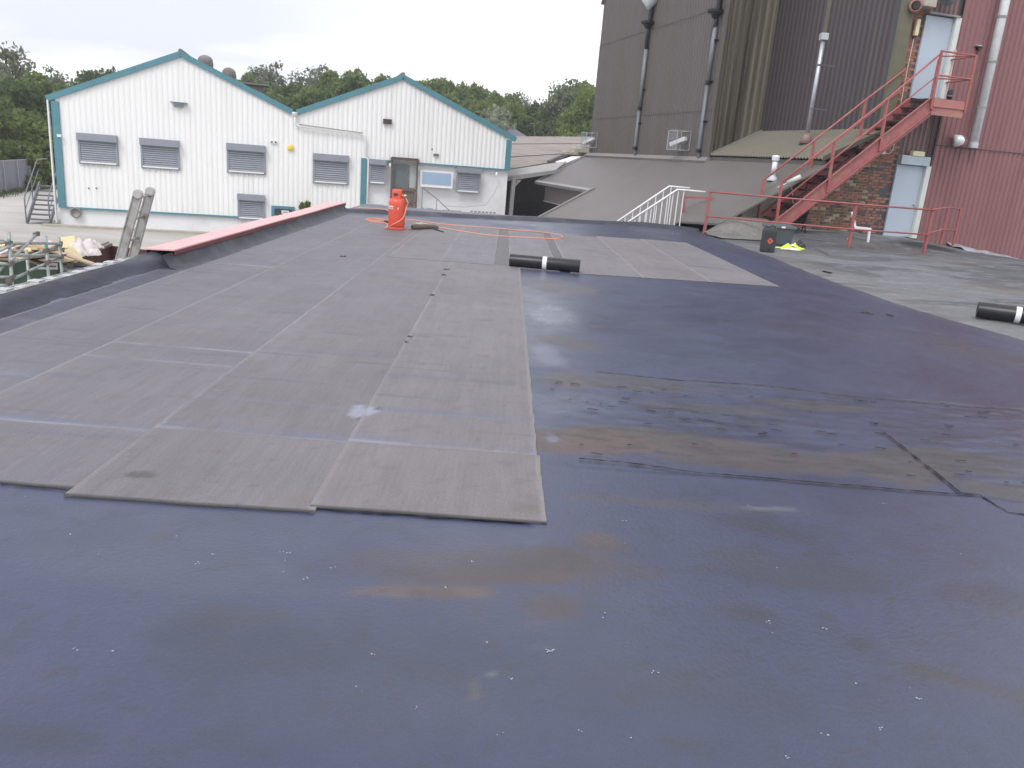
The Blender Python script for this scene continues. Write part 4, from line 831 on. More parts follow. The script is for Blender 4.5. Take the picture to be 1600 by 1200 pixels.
# flues
fl1 = thing('flue_pipe', 'tall thin galvanised flue with square cowl standing on the small olive roof', 'flue', G(UF1+.75, 2.05, za_+.45))
q0 = G(UF1+.85, 1.75, za_+.46)
mb = MB(); mb.lathe(q0, [(.20, 0), (.09, .22), (.085, .24)], 16); mb.build('base_cone', mat('lead_red', (.30, .19, .18), .6), fl1, smooth=True)
mb = MB(); tp = q0+ZUP*2.75; mb.tube(q0+ZUP*.3, tp, .060, 12); mb.build('pipe', MT['galv'], fl1, smooth=True)
mb = MB(); mb.box(tp+np.array([-.10, -.10, -.02]), tp+np.array([.10, .10, .16])); mb.build('cowl', MT['galv'], fl1, bevel=.01)
for z_ in (.95, 2.1): mb = MB(); mb.bar(q0+ZUP*z_, q0+ZUP*z_+GU*.5, .03, .03); mb.lathe(q0+ZUP*(z_-.03), [(.075, 0), (.075, .05)], 12); mb.build('stay_bracket', MT['pipe'], fl1)
uq, vq = -3.75, .25; q0 = G(uq, vq, zr(uq)+.0)
qz = onp(1207, 281, G(UF1, 0, 1.93), sl); q0 = np.array(qz)
fl2 = thing('roof_flue', 'short galvanised flue with capped top standing on the brown roof behind the stair rail', 'flue', q0)
mb = MB(); mb.lathe(q0, [(.16, -.02), (.15, .02), (.08, .10), (.075, .12)], 14); mb.build('base_collar', MT['galv'], fl2)
mb = MB(); mb.tube(q0+ZUP*.1, q0+ZUP*.52, .072, 12); mb.build('pipe', MT['silver'], fl2, smooth=True)
mb = MB(); mb.lathe(q0+ZUP*.5, [(.10, 0), (.105, .10), (.09, .13)], 12); mb.build('cap', MT['silver'], fl2)
# ================================================================ RED CLAD BUILDING
rb = thing('red_building', 'dusty red ribbed metal building with brick corner and two pale blue steel doors', 'building', G(3, 1, ZG))
SBND = gp(1455, 215)[0]
ZT = 11.0
for a, b, i in ((-1.2, 2.69, 0), (2.71, ZT, 1)):
    mb = MB(); mb.corr(G(0, -.10-.004*i, 0), GU, -GV, SBND+.09, 9.5, lambda q: a, lambda q: b, .165, .035); mb.build('cladding_sheet', MT['redclad'], rb)
mb = MB(); mb.corr(G(0, .0, 0), GU, -GV, -.13, SBND-.04, lambda q: 2.35, lambda q: ZT, .15, .035)
mb.build('cladding_sheet', MT['redclad'], rb)
mb = MB(); mb.obox(G(SBND+.02, .0, 1.2), GU*.09, GV*.06, ZUP*2.4); mb.build('gap_trim', MT['redgap'], rb)
mb = MB(); mb.bar(G(SBND+.10, -.145, 2.70), G(9.5, -.145, 2.70), .012, .02); mb.build('sheet_joint', MT['redgap'], rb)
mb = MB(); mb.prism([G(-1.0, .12, ZG), G(9.5, .12, ZG), G(9.5, .12, ZT-.02), G(-1.0, .12, ZT-.02)], GV*6); mb.build('core_wall', MT['redgap'], rb)
mb = MB(); mb.prism([G(SBND+.1, -.02, ZG), G(9.5, -.02, ZG), G(9.5, -.02, ZT-.1), G(SBND+.1, -.02, ZT-.1)], GV*.12); mb.build('backing_wall', MT['redgap'], rb)
# doors
def door(s0, s1, z0, z1, fw_, name='steel_door'):
    mb = MB(); mb.obox(G((s0+s1)/2, -.06, (z0+z1)/2), GU*(s1-s0)/2, GV*.03, ZUP*(z1-z0)/2); d = mb.build(name, MT['doorblue'], rb, bevel=.004)
    mb = MB(); mb.obox(G(s1+fw_/2+.01, -.10, (z0+z1)/2), GU*fw_/2, GV*.09, ZUP*((z1-z0)/2+.02)); mb.build('door_frame', MT['doorframe'], d)
    return d
d1 = door(-.20, .66, .22, 2.12, .15)
mb = MB(); mb.obox(G(.26, -.12, 2.25), GU*.46, GV*.10, ZUP*.12); mb.build('canopy', mat('pale_hood', (.42, .50, .56), .4, metal=.2), d1, bevel=.01)
mb = MB(); mb.obox(G(.28, -.18, 2.43), GU*.19, GV*.07, ZUP*.065); mb.build('door_light', MT['cream'], rb, bevel=.015)
mb = MB(); mb.lathe(G(.58, -.10, 1.1), [(.02, 0), (.035, .04), (.03, .06)], 10, -GV); mb.build('door_knob', MT['galv'], d1)
d2 = door(-.22, .62, 3.82, 5.84, .16)
mb = MB(); mb.obox(G(.24, -.12, 5.88), GU*.48, GV*.10, ZUP*.02); mb.build('drip_trim', MT['flash'], d2)
mb = MB(); mb.tube(G(.78, -.2, 3.82), G(.78, -.2, 5.1), .03, 8); mb.build('door_post', mat('pinkish_post', (.55, .42, .42), .5), rb)
# grey render band and cement at the foot
mb = MB(); mb.prism([G(-2.85, -.10, -.2), G(-.22, -.10, -.2), G(-.22, -.10, .22), G(-2.85, -.10, .27)], GV*.3); mb.prism([G(-.22, -.14, -.2), G(1.0, -.14, -.2), G(1.0, -.14, .10), G(-.22, -.14, .20)], GV*.3)
mb.build('render_band', MT['render'], rb)
# brickwork
def inpoly(x, y, P):
    c = False; n = len(P)
    for i in range(n):
        (a, b), (e_, f_) = P[i], P[(i+1) % n]
        if (b > y) != (f_ > y) and x < (e_-a)*(y-b)/(f_-b)+a: c = not c
    return c
bw = thing('brick_wall', 'old patched brick wall below the red staircase beside the pale blue door', 'wall', G(-1.8, 0, 0))
low = [(-3.05, .24), (-.20, .18), (-.20, 2.30), (-.62, 2.9), (-1.0, 2.75), (-2.73, 1.75), (-3.05, 1.5)]
mb = MB(); mb.prism([G(s, .0, z) for s, z in [(-4.6, 0), (-.2, 0), (-.2, 11), (-.85, 11), (-.85, 2.8), (-2.73, 1.78), (-4.6, .72)]], GV*.25); mb.build('mortar', MT['mortar'], bw)
bm_ = []
for m_ in MT['brk']:
    mb = MB(); h = (.1075, .012, .0325)
    V = [(-h[0], h[1], -h[2]), (h[0], h[1], -h[2]), (h[0], h[1], h[2]), (-h[0], h[1], h[2]), (-h[0]+.004, -h[1], -h[2]+.004), (h[0]-.004, -h[1], -h[2]+.004), (h[0]-.004, -h[1], h[2]-.004), (-h[0]+.004, -h[1], h[2]-.004)]
    me = bpy.data.meshes.new('brick'); me.from_pydata(V, [], [(4, 5, 6, 7), (0, 1, 5, 4), (1, 2, 6, 5), (2, 3, 7, 6), (3, 0, 4, 7)]); me.materials.append(m_); bm_.append(me)
rr_ = random.Random(9); rest = MB(); nb_ = 0; base = WL[bw.name]
for c in range(150):
    z = .29+c*.0755
    if z > 10.8: break
    for k in range(-3, 24):
        s = -3.25+k*.2275+(.11375 if c % 2 else 0)
        pier = -.83 < s < -.24 and z > 2.2
        if not (inpoly(s, z, low) or pier): continue
        p_ = rr_.random(); right = s > -.95 or z > 2.3
        ti = (0 if p_ < .55 else 1 if p_ < .85 else 2) if right else (2 if p_ < .42 else 3 if p_ < .66 else 0 if p_ < .90 else 4)
        if z < 2.45 and nb_ < 298:
            o = bpy.data.objects.new('brick', bm_[ti]); COL.objects.link(o); o.parent = bw; o.location = tuple(G(s, -.010+rr_.uniform(-.004, .004), z)-base)
            o.rotation_euler = (0, rr_.uniform(-.015, .015), AG+rr_.uniform(-.02, .02)); o.scale = (rr_.uniform(.94, 1.0), 1, rr_.uniform(.92, 1.02)); nb_ += 1
        else:
            rest.mi = ti; rest.obox(G(s, -.012, z), GU*.105, GV*.012, ZUP*.032)
tag(rest.build('brickwork', MT['brk'], bw), kind='stuff')
# silver duct, vents, lights, dish on the red wall
up, zp = gp(1565, 0, .3); up2, zp2 = gp(1520, 230, .3)
dk = thing('silver_duct', 'bright silver flue duct running up the red ribbed wall', 'flue', G(up2, -.3, zp2))
mb = MB(); a = G(up2, -.3, zp2); b = G(up+.12, -.3, 10.5); mb.tube(a, b, .115, 16); mb.build('duct', MT['silver'], dk, smooth=True)
for z in (3.75, 4.9, 6.0): mb = MB(); c = a+(b-a)*((z-zp2)/(10.5-zp2)); mb.lathe(c, [(.13, -.03), (.13, .03)], 16); mb.build('duct_clamp', MT['flash'], dk)
mb = MB(); mb.lathe(a+ZUP*-.02, [(.125, 0), (.125, .14)], 16); mb.build('end_collar', MT['galv'], dk)
s, z = gp(1500, 220, .3); el = thing('wall_vent', 'round silver extract elbow on the red wall left of the silver duct', 'vent', G(s, -.2, z))
mb = MB(); mb.path([G(s+.20, .0, z+.02), G(s+.12, -.22, z+.01), G(s-.05, -.32, z), G(s-.16, -.25, z-.02)], [.12, .13, .15, .17], 16); mb.build('elbow', MT['silver'], el, smooth=True)
mb = MB(); mb.lathe(G(s+.02, -.38, z-.01), [(.14, 0), (.14, .02), (.10, .03)], 16, -GV); mb.build('damper_disc', mat('maroon_disc', (.17, .07, .08), .5), el)
s, z = gp(1531, 73, .2); wl = thing('wall_lamp', 'small dark floodlight on the red wall above the landing', 'lamp', G(s, -.1, z))
mb = MB(); mb.obox(G(s-.03, -.16, z), GU*.09, GV*.07, ZUP*.02); mb.obox(G(s+.02, -.15, z-.05), GU*.05, GV*.06, ZUP*.035); mb.build('lamp_head', MT['redgap'], wl); mb = MB(); mb.obox(G(s-.03, -.17, z+.023), GU*.08, GV*.06, ZUP*.006); mb.build('lamp_top', MT['whitetrim'], wl)
s, z = gp(1433, 43, .1); bl = thing('bulkhead_lamp', 'upright cream bulkhead lamp on the brick pier beside the upper door', 'lamp', G(s, -.05, z))
mb = MB(); mb.obox(G(s, -.09, z), GU*.055, GV*.05, ZUP*.20); mb.build('lens', MT['cream'], bl, bevel=.02)
mb = MB(); mb.obox(G(s, -.07, z-.22), GU*.05, GV*.035, ZUP*.02); mb.build('lamp_base', MT['redgap'], bl)
mb = MB(); mb.path([G(s, -.06, z-.2), G(s-.005, -.05, z-1.0), G(s+.005, -.05, z-2.3), G(s+.01, -.05, 2.9)], .011, 5); mb.build('conduit', MT['doorframe'], bl)
s, z = gp(1392, 238, .1); jb = thing('junction_box', 'small white junction box and cable below the landing', 'junction box', G(s, -.05, z))
s1_, z1_ = gp(1378, 238, .1); mb = MB(); mb.obox(G(s1_, -.06, z1_), GU*.11, GV*.04, ZUP*.04); mb.build('box', MT['whitetrim'], jb)
mb = MB(); mb.path([G(s1_+.1, -.05, z1_), G(s1_+.26, -.05, z1_-.02), G(s1_+.36, -.05, z1_+.08), G(s1_+.38, -.05, z1_+.4)], .012, 5); mb.build('cable', MT['doorframe'], jb)
s, z = gp(1440, 5, .3); ex = thing('extract_unit', 'weathered extract fan unit high on the wall above the upper door', 'fan unit', G(s, -.2, z))
mb = MB(); mb.obox(G(s+.16, -.25, z+.02), GU*.17, GV*.2, ZUP*.10); mb.build('housing', MT['stone'], ex, bevel=.01)
mb = MB(); mb.lathe(G(s-.12, -.22, z-.08), [(.15, 0), (.16, .1), (.12, .14), (.10, .05), (.02, .04)], 14, -GV-GU*.5); mb.build('fan_cowl', mat('rusty_pink', (.30, .15, .13), .7), ex, smooth=True)
mb = MB(); mb.lathe(G(s-.12, -.26, z-.08), [(.10, .06), (.09, .09)], 12, -GV-GU*.5); mb.build('fan_hole', MT['black'], ex)
s, z = gp(1474, 0, .3); sd_ = thing('satellite_dish', 'grey satellite dish at the top of the red wall', 'satellite dish', G(s, -.1, z+.2))
mb = MB(); mb.lathe(G(s, -.3, z+.12), [(.32, .06), (.25, .02), (.1, 0), (.01, -.01)], 20, -GV+ZUP*.35); mb.build('dish', mat('dish_grey', (.15, .18, .18), .5), sd_, smooth=True); mb = MB(); mb.tube(G(s, 0, z+.1), G(s, -.3, z+.1), .025, 6); mb.build('dish_arm', MT['pipe'], sd_)
# pale boards propped at the foot of the wall, far right
pb = thing('board_stack', 'pale greenish boards lying against the foot of the red wall at the right edge', 'boards', G(4.6, -.4, -.45))
for k in range(3):
    mb = MB(); mb.obox(G(5.2+.06*k, -.30-.10*k, -.27-.05*k), GU*1.0, GV*.10, ZUP*.022); mb.build('board', mat('mossy_board%d' % k, (.30-.04*k, .32-.04*k, .22-.03*k), .8, var=.2, scale=5), pb)
lf = thing('loose_felt', 'crumpled torn felt flap lying along the foot of the red wall', 'felt flap', G(3.6, -.6, -.2))
xs_ = np.linspace(1.9, 6.0, 60); V = []
for i, s in enumerate(xs_):
    w_ = float(fbm(np.array([s*3]), np.array([1.0]), 400, 3)[0]); zz = .24-.125*(s-.3)
    V += [G(s, -.12, zz+.08+.05*w_), G(s, -.30-.1*w_, zz+.05+.05*math.sin(s*9)*w_), G(s, -.50-.25*w_, zz+.05*w_), G(s, -.60-.30*w_, zz-.03)]
mb = MB(); mb.add(V, [(i*4+j, i*4+j+1, (i+1)*4+j+1, (i+1)*4+j) for i in range(59) for j in range(3)]); mb.build('felt_strip', mat('pale_felt_flap', (.33, .34, .39), .7, var=.3, scale=3, bump=.4, dirt=(.09, .09, .11), dscale=2.4), lf, smooth=True)
# ================================================================ RED STAIRCASE
sc = thing('red_staircase', 'red painted steel staircase climbing in front of the brick wall to the upper door', 'staircase', G(-4.2, -.6, .2))
SB, SZB, ST, SZT = -4.22, .30, -.24, 3.68; K = (SZT-SZB)/(ST-SB)
def zs(s): return SZB+K*(s-SB)
for off, m in ((1.0, 'redstrut'), (.15, 'redsteel')):
    mb = MB(); d = np.array([1, K]); dl_ = math.hypot(1, K); px_, pz_ = -K/dl_*.15, 1/dl_*.15
    P = [(SB+.18+px_*.2, .18), (SB-.05, .18), (SB+px_, zs(SB)+pz_-.0), (ST+.05+px_, zs(ST)+pz_+.04), (ST+.05, 3.60), (ST+.05, zs(ST)-.30)]
    mb.prism([G(s, -off, z) for s, z in P], GV*.02*(1 if off > .5 else -1))
    for t_ in (1, -1):                   # channel flanges
        mb.bar(G(SB+.10+px_*t_, -off-.025, zs(SB+.1)+pz_*t_), G(ST+px_*t_, -off-.025, zs(ST)+pz_*t_), .06, .014, np.cross(GV, GU+ZUP*K))
    mb.build('stringer', MT[m], sc)
ns = 17
for k in range(ns):
    s = SB+.22+k*(ST-SB-.2)/ns; z = zs(s)+.03
    mb = MB(); mb.obox(G(s+.05, -.575, z), GU*.12, GV*.40, ZUP*.018); mb.build('tread', MT['rustdark'], sc)
    if k % 4 == 2: mb = MB(); mb.obox(G(s+.15, -.575, z-.10), GU*.006, GV*.39, ZUP*.07); mb.build('riser_plate', MT['redgap'], sc)
PS = [SB+.0, -2.92, -1.62]
for off in (1.0, .15):
    tops = []
    for s in PS:
        z = zs(s)+.10; mb = MB(); mb.bar(G(s+.02, -off-.03, z-.25 if s > SB+.1 else .18), G(s-.02, -off-.03, z+1.02), .06, .055, GU); mb.build('post', MT['redsteel'], sc); tops.append((s-.02, z+1.02))
    if off > .5: end = [(-.34, 4.82)]; mid = [(SB, zs(SB)+.62), (-.34, 4.28)]
    else: end = [(-.62, zs(-.62)+1.12)]; mid = [(SB, zs(SB)+.62), (-.62, zs(-.62)+.62)]
    mb = MB(); mb.path([G(s, -off-.03, z) for s, z in tops+end], .026, 8); mb.build('handrail', MT['redsteel'], sc, smooth=True)
    mb = MB(); mb.path([G(s, -off-.03, z) for s, z in mid], .018, 8); mb.build('middle_rail', MT['redsteel'], sc, smooth=True)
# landing
mb = MB(); mb.obox(G(.22, -.56, 3.74), GU*.50, GV*.46, ZUP*.03); mb.build('landing_floor', MT['rustdark'], sc)
mb = MB(); mb.obox(G(.22, -1.03, 3.66), GU*.50, GV*.015, ZUP*.10); mb.obox(G(.22, -1.045, 3.565), GU*.50, GV*.02, ZUP*.008); mb.obox(G(.20, -1.02, 3.46), GU*.49, GV*.012, ZUP*.10); mb.build('landing_fascia', mat('orange_pink_steel', (.40, .165, .15), .5, var=.12, dirt=(.38, .20, .13), dscale=3), sc)
mb = MB(); mb.obox(G(.71, -.56, 3.6), GU*.012, GV*.46, ZUP*.15); mb.build('landing_side', MT['redstrut'], sc)
for s, off in ((-.34, 1.05), (.70, 1.05), (-.04, 1.0), (.72, .12)):
    mb = MB(); z1 = 4.88 if off > .5 else 4.8; mb.bar(G(s, -off, 3.5), G(s-.02, -off, z1), .05, .05, GU); 
    if s != -.04: mb.build('landing_post', MT['redsteel'], sc)
for z in (4.86, 4.30):
    mb = MB(); mb.tube(G(-.34, -1.05, z), G(.70, -1.05, z), .022, 8); mb.build('landing_rail', MT['redsteel'], sc)
    mb = MB(); mb.path([G(.70, -1.05, z), G(.72, -.12, z-.02)], .022, 8); mb.build('landing_rail', MT['redsteel'], sc)
    mb = MB(); mb.path([G(.70, -1.05, z), G(.02, -.62, z-.04), G(-.03, -.6, z-.12), G(-.03, -.6, 3.75)] if z > 4.5 else [G(.70, -1.05, z), G(-.03, -.6, z-.02)], .02, 8); mb.build('landing_rail', MT['redsteel'], sc)
mb = MB(); mb.obox(G(SB+.12, -.58, .11), GU*.22, GV*.5, ZUP*.09); mb.build('foot_shadow_block', MT['void'], sc)  # block coloured near-black to stand for the shadow beneath the stair foot
fb_ = thing('cowl', 'small black cowl standing on the floor of the upper landing', 'cowl', G(.32, -.85, 3.77))
mb = MB(); mb.lathe(G(.32, -.85, 3.77), [(.06, 0), (.07, .10), (.075, .2), (.05, .25)], 14); mb.build('cowl_body', MT['black'], fb_, smooth=True); mb = MB(); mb.lathe(G(.32, -.85, 3.86), [(.085, 0), (.085, .03)], 14); mb.build('cowl_ring', MT['pipe'], fb_)
# ================================================================ GUARD RAILS
def rpt(px, py, z=0): q = onz(px, py, z); return q
gr = thing('guard_rail', 'long red tubular guard rail with three posts along the far side of the roof', 'railing', onz(1100, 366))
base_pts = [onz(1100, 366), onz(1325, 387), onz(1443, 395)]
for q in base_pts:
    mb = MB(); z0_ = roofz(q[0], q[1]); mb.bar(q+ZUP*(z0_-.02), q+ZUP*1.06+RT*0, .065, .055, GU); mb.build('post', MT['redstrut'] if q is base_pts[0] else MT['redsteel'], gr)
for z in (1.05, .45):
    mb = MB(); mb.path([q+ZUP*z-GV*.04 for q in base_pts], .022 if z > 1 else .02, 8); mb.build('rail', MT['redsteel'], gr, smooth=True)
cb = [onz(1443, 395), G(.95, -.95, 0), G(1.55, -.75, 0)]
for q in cb[1:]:
    mb = MB(); mb.bar(q+ZUP*.1, q+ZUP*1.12, .05, .05, GU); mb.build('post', MT['redsteel'], gr)
for z in (1.06, .48):
    mb = MB(); mb.path([cb[0]+ZUP*z, cb[1]+ZUP*(z+.05), cb[2]+ZUP*(z+.03)], .022, 8); mb.build('rail', MT['redsteel'], gr, smooth=True)
mb = MB(); mb.path([cb[1]+ZUP*.55, cb[0]+ZUP*.46], .016, 6); mb.build('brace', MT['redsteel'], gr)
r2 = thing('rear_rail', 'faded red low rail behind the guard rail, running back to the stair foot', 'railing', onz(1075, 356))
bk = [aty(1066, 350, 23.2) if False else None]
def dy_pt(px, py, Y): d = ray(px, py); return CP+d*(Y/d[1])
R_a, R_b = dy_pt(1064, 308, 23.0), dy_pt(1216, 314, 22.6)
mb = MB(); mb.bar(R_a, R_b, .05, .05); mb.build('rail', MT['redsteel'], r2)
mb = MB(); a, b = dy_pt(1066, 330, 23.0), dy_pt(1205, 335, 22.6); mb.bar(a, b, .035, .035); mb.build('rail', MT['redgap'], r2)
for px, pt_, pb_, nm in ((1070, 308, 355, 'post'), (1134, 312, 352, 'post'), (1196, 314, 345, 'post')):
    a, b = dy_pt(px, pt_, 22.9), dy_pt(px-6, pb_, 22.9); mb = MB(); mb.bar(b, a, .045, .045, GU); mb.build(nm, MT['redsteel'], r2)
# white stair rail at the roof edge
wr = thing('white_stair_rail', 'white painted stair railing with many thin bars dropping away beyond the roof edge', 'railing', dy_pt(1040, 350, 22.5))
Yw = 22.4
A0, A1, A2 = dy_pt(950, 356, Yw), dy_pt(1046, 291, Yw), dy_pt(1078, 294, Yw)
Bq0, Bq1, Bq2 = dy_pt(960, 361, Yw-.6), dy_pt(1059, 296, Yw-.6), dy_pt(1102, 300, Yw-.6)
for P in ((A0, A1, A2), (Bq0, Bq1, Bq2)):
    mb = MB(); dn = P[0]-P[1]; mb.path([P[1]+dn*1.8, P[1], P[2]], .026, 8); mb.build('handrail', MT['whitetrim'], wr, smooth=True)
bal0 = None
for k in range(12):
    t_ = (k+.3)/12; px = 1069-k*8.5
    top = dy_pt(px, 296 if px > 1059 else 296+(1059-px)*.657, Yw-.58) if True else 0
    if bal0 is None:
        mb = MB(); mb.bar(top-ZUP*1.02, top, .022, .022, GU); bal0 = mb.build('baluster', MT['whitetrim'], wr); top0 = top
    else:
        c = bal0.copy(); COL.objects.link(c); c.parent = wr; c.location = tuple(top-top0+np.array(bal0.location)); WL[c.name] = WL[bal0.name]
for k in range(7):
    px = 1049-k*12; top = dy_pt(px, 292+(1046-min(px, 1046))*.67, Yw)
    c = bal0.copy(); COL.objects.link(c); c.parent = wr; c.location = tuple(top-top0+np.array(bal0.location)); WL[c.name] = WL[bal0.name]
mb = MB(); mb.bar(dy_pt(1062, 353, 21.7), dy_pt(962, 412, 21.7), .03, .03); mb.build('bottom_rail', MT['whitetrim'], wr)
# white props near the stair: lamp on arm and slanting pole
lm = thing('tube_lamp', 'white cylindrical lamp on a bent arm at the foot of the red stairs', 'lamp', dy_pt(1236, 299, 21.4))
a, b = dy_pt(1231, 286, 21.2), dy_pt(1251, 276, 21.0); mb = MB(); mb.tube(a, b, .065, 12); mb.build('lamp_tube', MT['doorframe'], lm, smooth=True)
mb = MB(); mb.path([dy_pt(1233, 286, 21.2), dy_pt(1236, 292, 21.3), dy_pt(1238, 299, 21.4), dy_pt(1239, 318, 21.5)], .018, 6); mb.build('lamp_arm', MT['doorframe'], lm)
wp = thing('white_pole', 'thin white pole slanting up from the roof edge to the stair rail', 'pole', dy_pt(1094, 350, 21.8))
mb = MB(); mb.tube(dy_pt(1094, 351, 21.9), dy_pt(1232, 285, 21.2), .014, 6); mb.build('pole', MT['whitetrim'], wp)
# ================================================================ OPEN SHED BETWEEN THE BUILDINGS
os_ = thing('open_shed', 'open-fronted shed with weathered brown roof and dark interior beside the white building', 'shed', (1.5, 40, ZG))
slp = .105; Pn = dy_pt(797, 264, 38.5); nrm = np.cross(BU, BV+ZUP*slp); nrm /= np.linalg.norm(nrm)
pts = [onp(x, y, Pn, nrm) for x, y in ((784, 265), (797, 263.5), (857, 254), (905, 233), (938, 217), (938, 213.5), (800, 213), (770, 215))]
mb = MB(); mb.prism(pts, -ZUP*.08); mb.build('roof_sheet', mat('old_brown_roof', (.27, .235, .22), .85, var=.18, scale=1.5, bump=.2, dirt=(.19, .16, .14), dscale=.5, dlo=.45, dhi=.7, dstretch=(.4, 2.5, 1)), os_)
for fr in (.28, .72):
    a = pts[0]+(pts[7]-pts[0])*fr; b = pts[2]+(pts[4]-pts[2])*fr; mb = MB(); mb.bar(a+ZUP*.03, b+ZUP*.03, .05, .03); mb.build('roof_lap', mat('lap%d' % int(fr*9), (.17, .145, .13), .9), os_)
a, b = onp(857, 254, Pn, nrm), onp(938, 216, Pn, nrm); mb = MB(); mb.bar(a+ZUP*.05, b+ZUP*.05, .16, .10); mb.build('verge', mat('verge_dark', (.12, .105, .095), .8), os_)
e0, e1, e2, e3 = dy_pt(784, 266, 38.3), dy_pt(857, 255, 38.8), dy_pt(930, 238, 40.5), dy_pt(930, 250, 38.5)
f0, f1 = dy_pt(791, 279, 37.6), dy_pt(872, 268, 38.0)
mb = MB(); mb.prism([dy_pt(786, 267, 38.3), dy_pt(856, 256, 38.8), dy_pt(885, 252, 38.6), dy_pt(868, 265.5, 38.0), dy_pt(791, 275.5, 37.6)], -ZUP*.05); mb.build('eaves_strip', mat('grey_eaves', (.34, .33, .33), .6, var=.1), os_)
mb = MB(); mb.bar(dy_pt(793, 280, 37.5), dy_pt(885, 265.5, 37.9), .10, .16); mb.build('eaves_beam', MT['flash'], os_)
mb = MB(); mb.bar(dy_pt(803, 278, 37.4), dy_pt(796, 345, 37.4)-ZUP*1.2, .26, .14, BU); mb.build('post', MT['flash'], os_)
mb = MB(); mb.prism([dy_pt(806, 282, 37.4), dy_pt(815, 281, 37.4), dy_pt(805, 292, 37.4)], BV*.06); mb.build('brace', MT['flash'], os_)
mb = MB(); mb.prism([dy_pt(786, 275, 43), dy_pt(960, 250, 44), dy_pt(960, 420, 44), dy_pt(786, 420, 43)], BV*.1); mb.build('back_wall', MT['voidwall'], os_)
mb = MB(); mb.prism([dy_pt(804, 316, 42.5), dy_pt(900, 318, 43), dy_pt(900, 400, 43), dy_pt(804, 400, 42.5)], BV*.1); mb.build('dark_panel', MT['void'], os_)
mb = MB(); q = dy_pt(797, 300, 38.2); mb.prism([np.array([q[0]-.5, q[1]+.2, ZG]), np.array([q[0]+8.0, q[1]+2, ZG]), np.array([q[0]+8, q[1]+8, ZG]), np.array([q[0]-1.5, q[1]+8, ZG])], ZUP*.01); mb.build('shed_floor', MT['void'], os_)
# oddments on the shed roof
od = thing('roof_rubble', 'pale stone and rubble heaped against the tower beyond the brown roof', 'rubble', dy_pt(915, 240, 42))
for px, py, w_, h_ in ((903, 239, .5, .25), (914, 240, .4, .4), (895, 243, .6, .2)):
    q = dy_pt(px, py, 42.5); mb = MB(); mb.prism([q+np.array([math.cos(j*1.05)*w_*random.uniform(.7, 1.1), math.sin(j*1.05)*.3, 0]) for j in range(6)], ZUP*h_); mb.build('stone', MT['stone'], od, bevel=.05)
mb = MB(); mb.prism([dy_pt(868, 254, 40), dy_pt(893, 246, 41), dy_pt(908, 246, 41), dy_pt(880, 258, 39.5)], ZUP*.05); mb.build('white_sheet', MT['whitetrim'], od)
# ================================================================ HOUSES BEYOND
def poly3(name, pts, m, th, p): mb = MB(); mb.prism(pts, th); return mb.build(name, m, p)
h1 = thing('slate_house', 'distant house with long slate roof, brick chimney and white gable beside the tower', 'house', dy_pt(885, 215, 88)*np.array([1, 1, 0]))
Yh = 88
L0, L1 = dy_pt(838, 217, Yh), dy_pt(868, 203, Yh+4); R0, R1 = dy_pt(893, 216, Yh), dy_pt(908, 200, Yh+3)
poly3('roof', [L0, L1, R1, dy_pt(889, 213, Yh)], MT['slate'], -ZUP*.25, h1)
poly3('gable_end', [dy_pt(886, 214, Yh-.5), dy_pt(907, 201, Yh-.5), dy_pt(922, 214, Yh-.5)], MT['whitetrim'], BV*.3, h1)
mb = MB()
for a, b in (((885, 215), (907, 200)), ((907, 200), (924, 215))): mb.bar(dy_pt(*a, Yh-.9), dy_pt(*b, Yh-.9), .5, .12)
mb.build('verge_board', MT['slate'], h1)
mb = MB(); q = dy_pt(862, 204, Yh+5); mb.box(q+np.array([-.55, -.4, -2]), q+np.array([.55, .4, .75])); ch = mb.build('chimney', MT['terrac'], h1)
mb = MB()
for dx_ in (-.3, .3): mb.lathe(q+np.array([dx_, 0, .75]), [(.16, 0), (.13, .4)], 8)
mb.build('chimney_pot', MT['terrac'], ch)
for px, py in ((856, 210), (879, 208)):
    q = dy_pt(px, py, Yh+1.2); mb = MB(); mb.obox(q+ZUP*.1, (.6, 0, 0), (0, .3, .2), (0, -.03, .05)); mb.build('roof_light', MT['galv'], h1)
mb = MB(); mb.box(dy_pt(845, 218, Yh)+np.array([0, 0, -4]), dy_pt(922, 214, Yh)+np.array([0, 5, 0])); mb.build('wall', MT['whitetrim'], h1)
h2 = thing('grey_hall', 'distant hipped grey slate roof just right of the white building', 'house', dy_pt(800, 215, 75)*np.array([1, 1, 0]))
poly3('roof', [dy_pt(735, 214, 72), dy_pt(823, 213, 72), dy_pt(800, 198, 77), dy_pt(768, 186, 80), dy_pt(735, 186, 80)], MT['slate'], -ZUP*.3, h2)
mb = MB(); mb.box(dy_pt(740, 216, 74)+np.array([0, 0, -5]), dy_pt(815, 212, 74)+np.array([0, 4, -.1])); mb.build('wall', MT['stone'], h2)
an = thing('tv_aerial', 'thin television aerial on a mast behind the shed roof', 'aerial', dy_pt(835, 214, 60))
mb = MB(); mb.tube(dy_pt(835, 222, 60), dy_pt(835, 193, 60), .022, 6); mb.build('mast', MT['pipe'], an); mb = MB(); mb.tube(dy_pt(828, 193, 60), dy_pt(836, 193.5, 60), .025, 6); mb.build('aerial_arm', MT['pipe'], an)
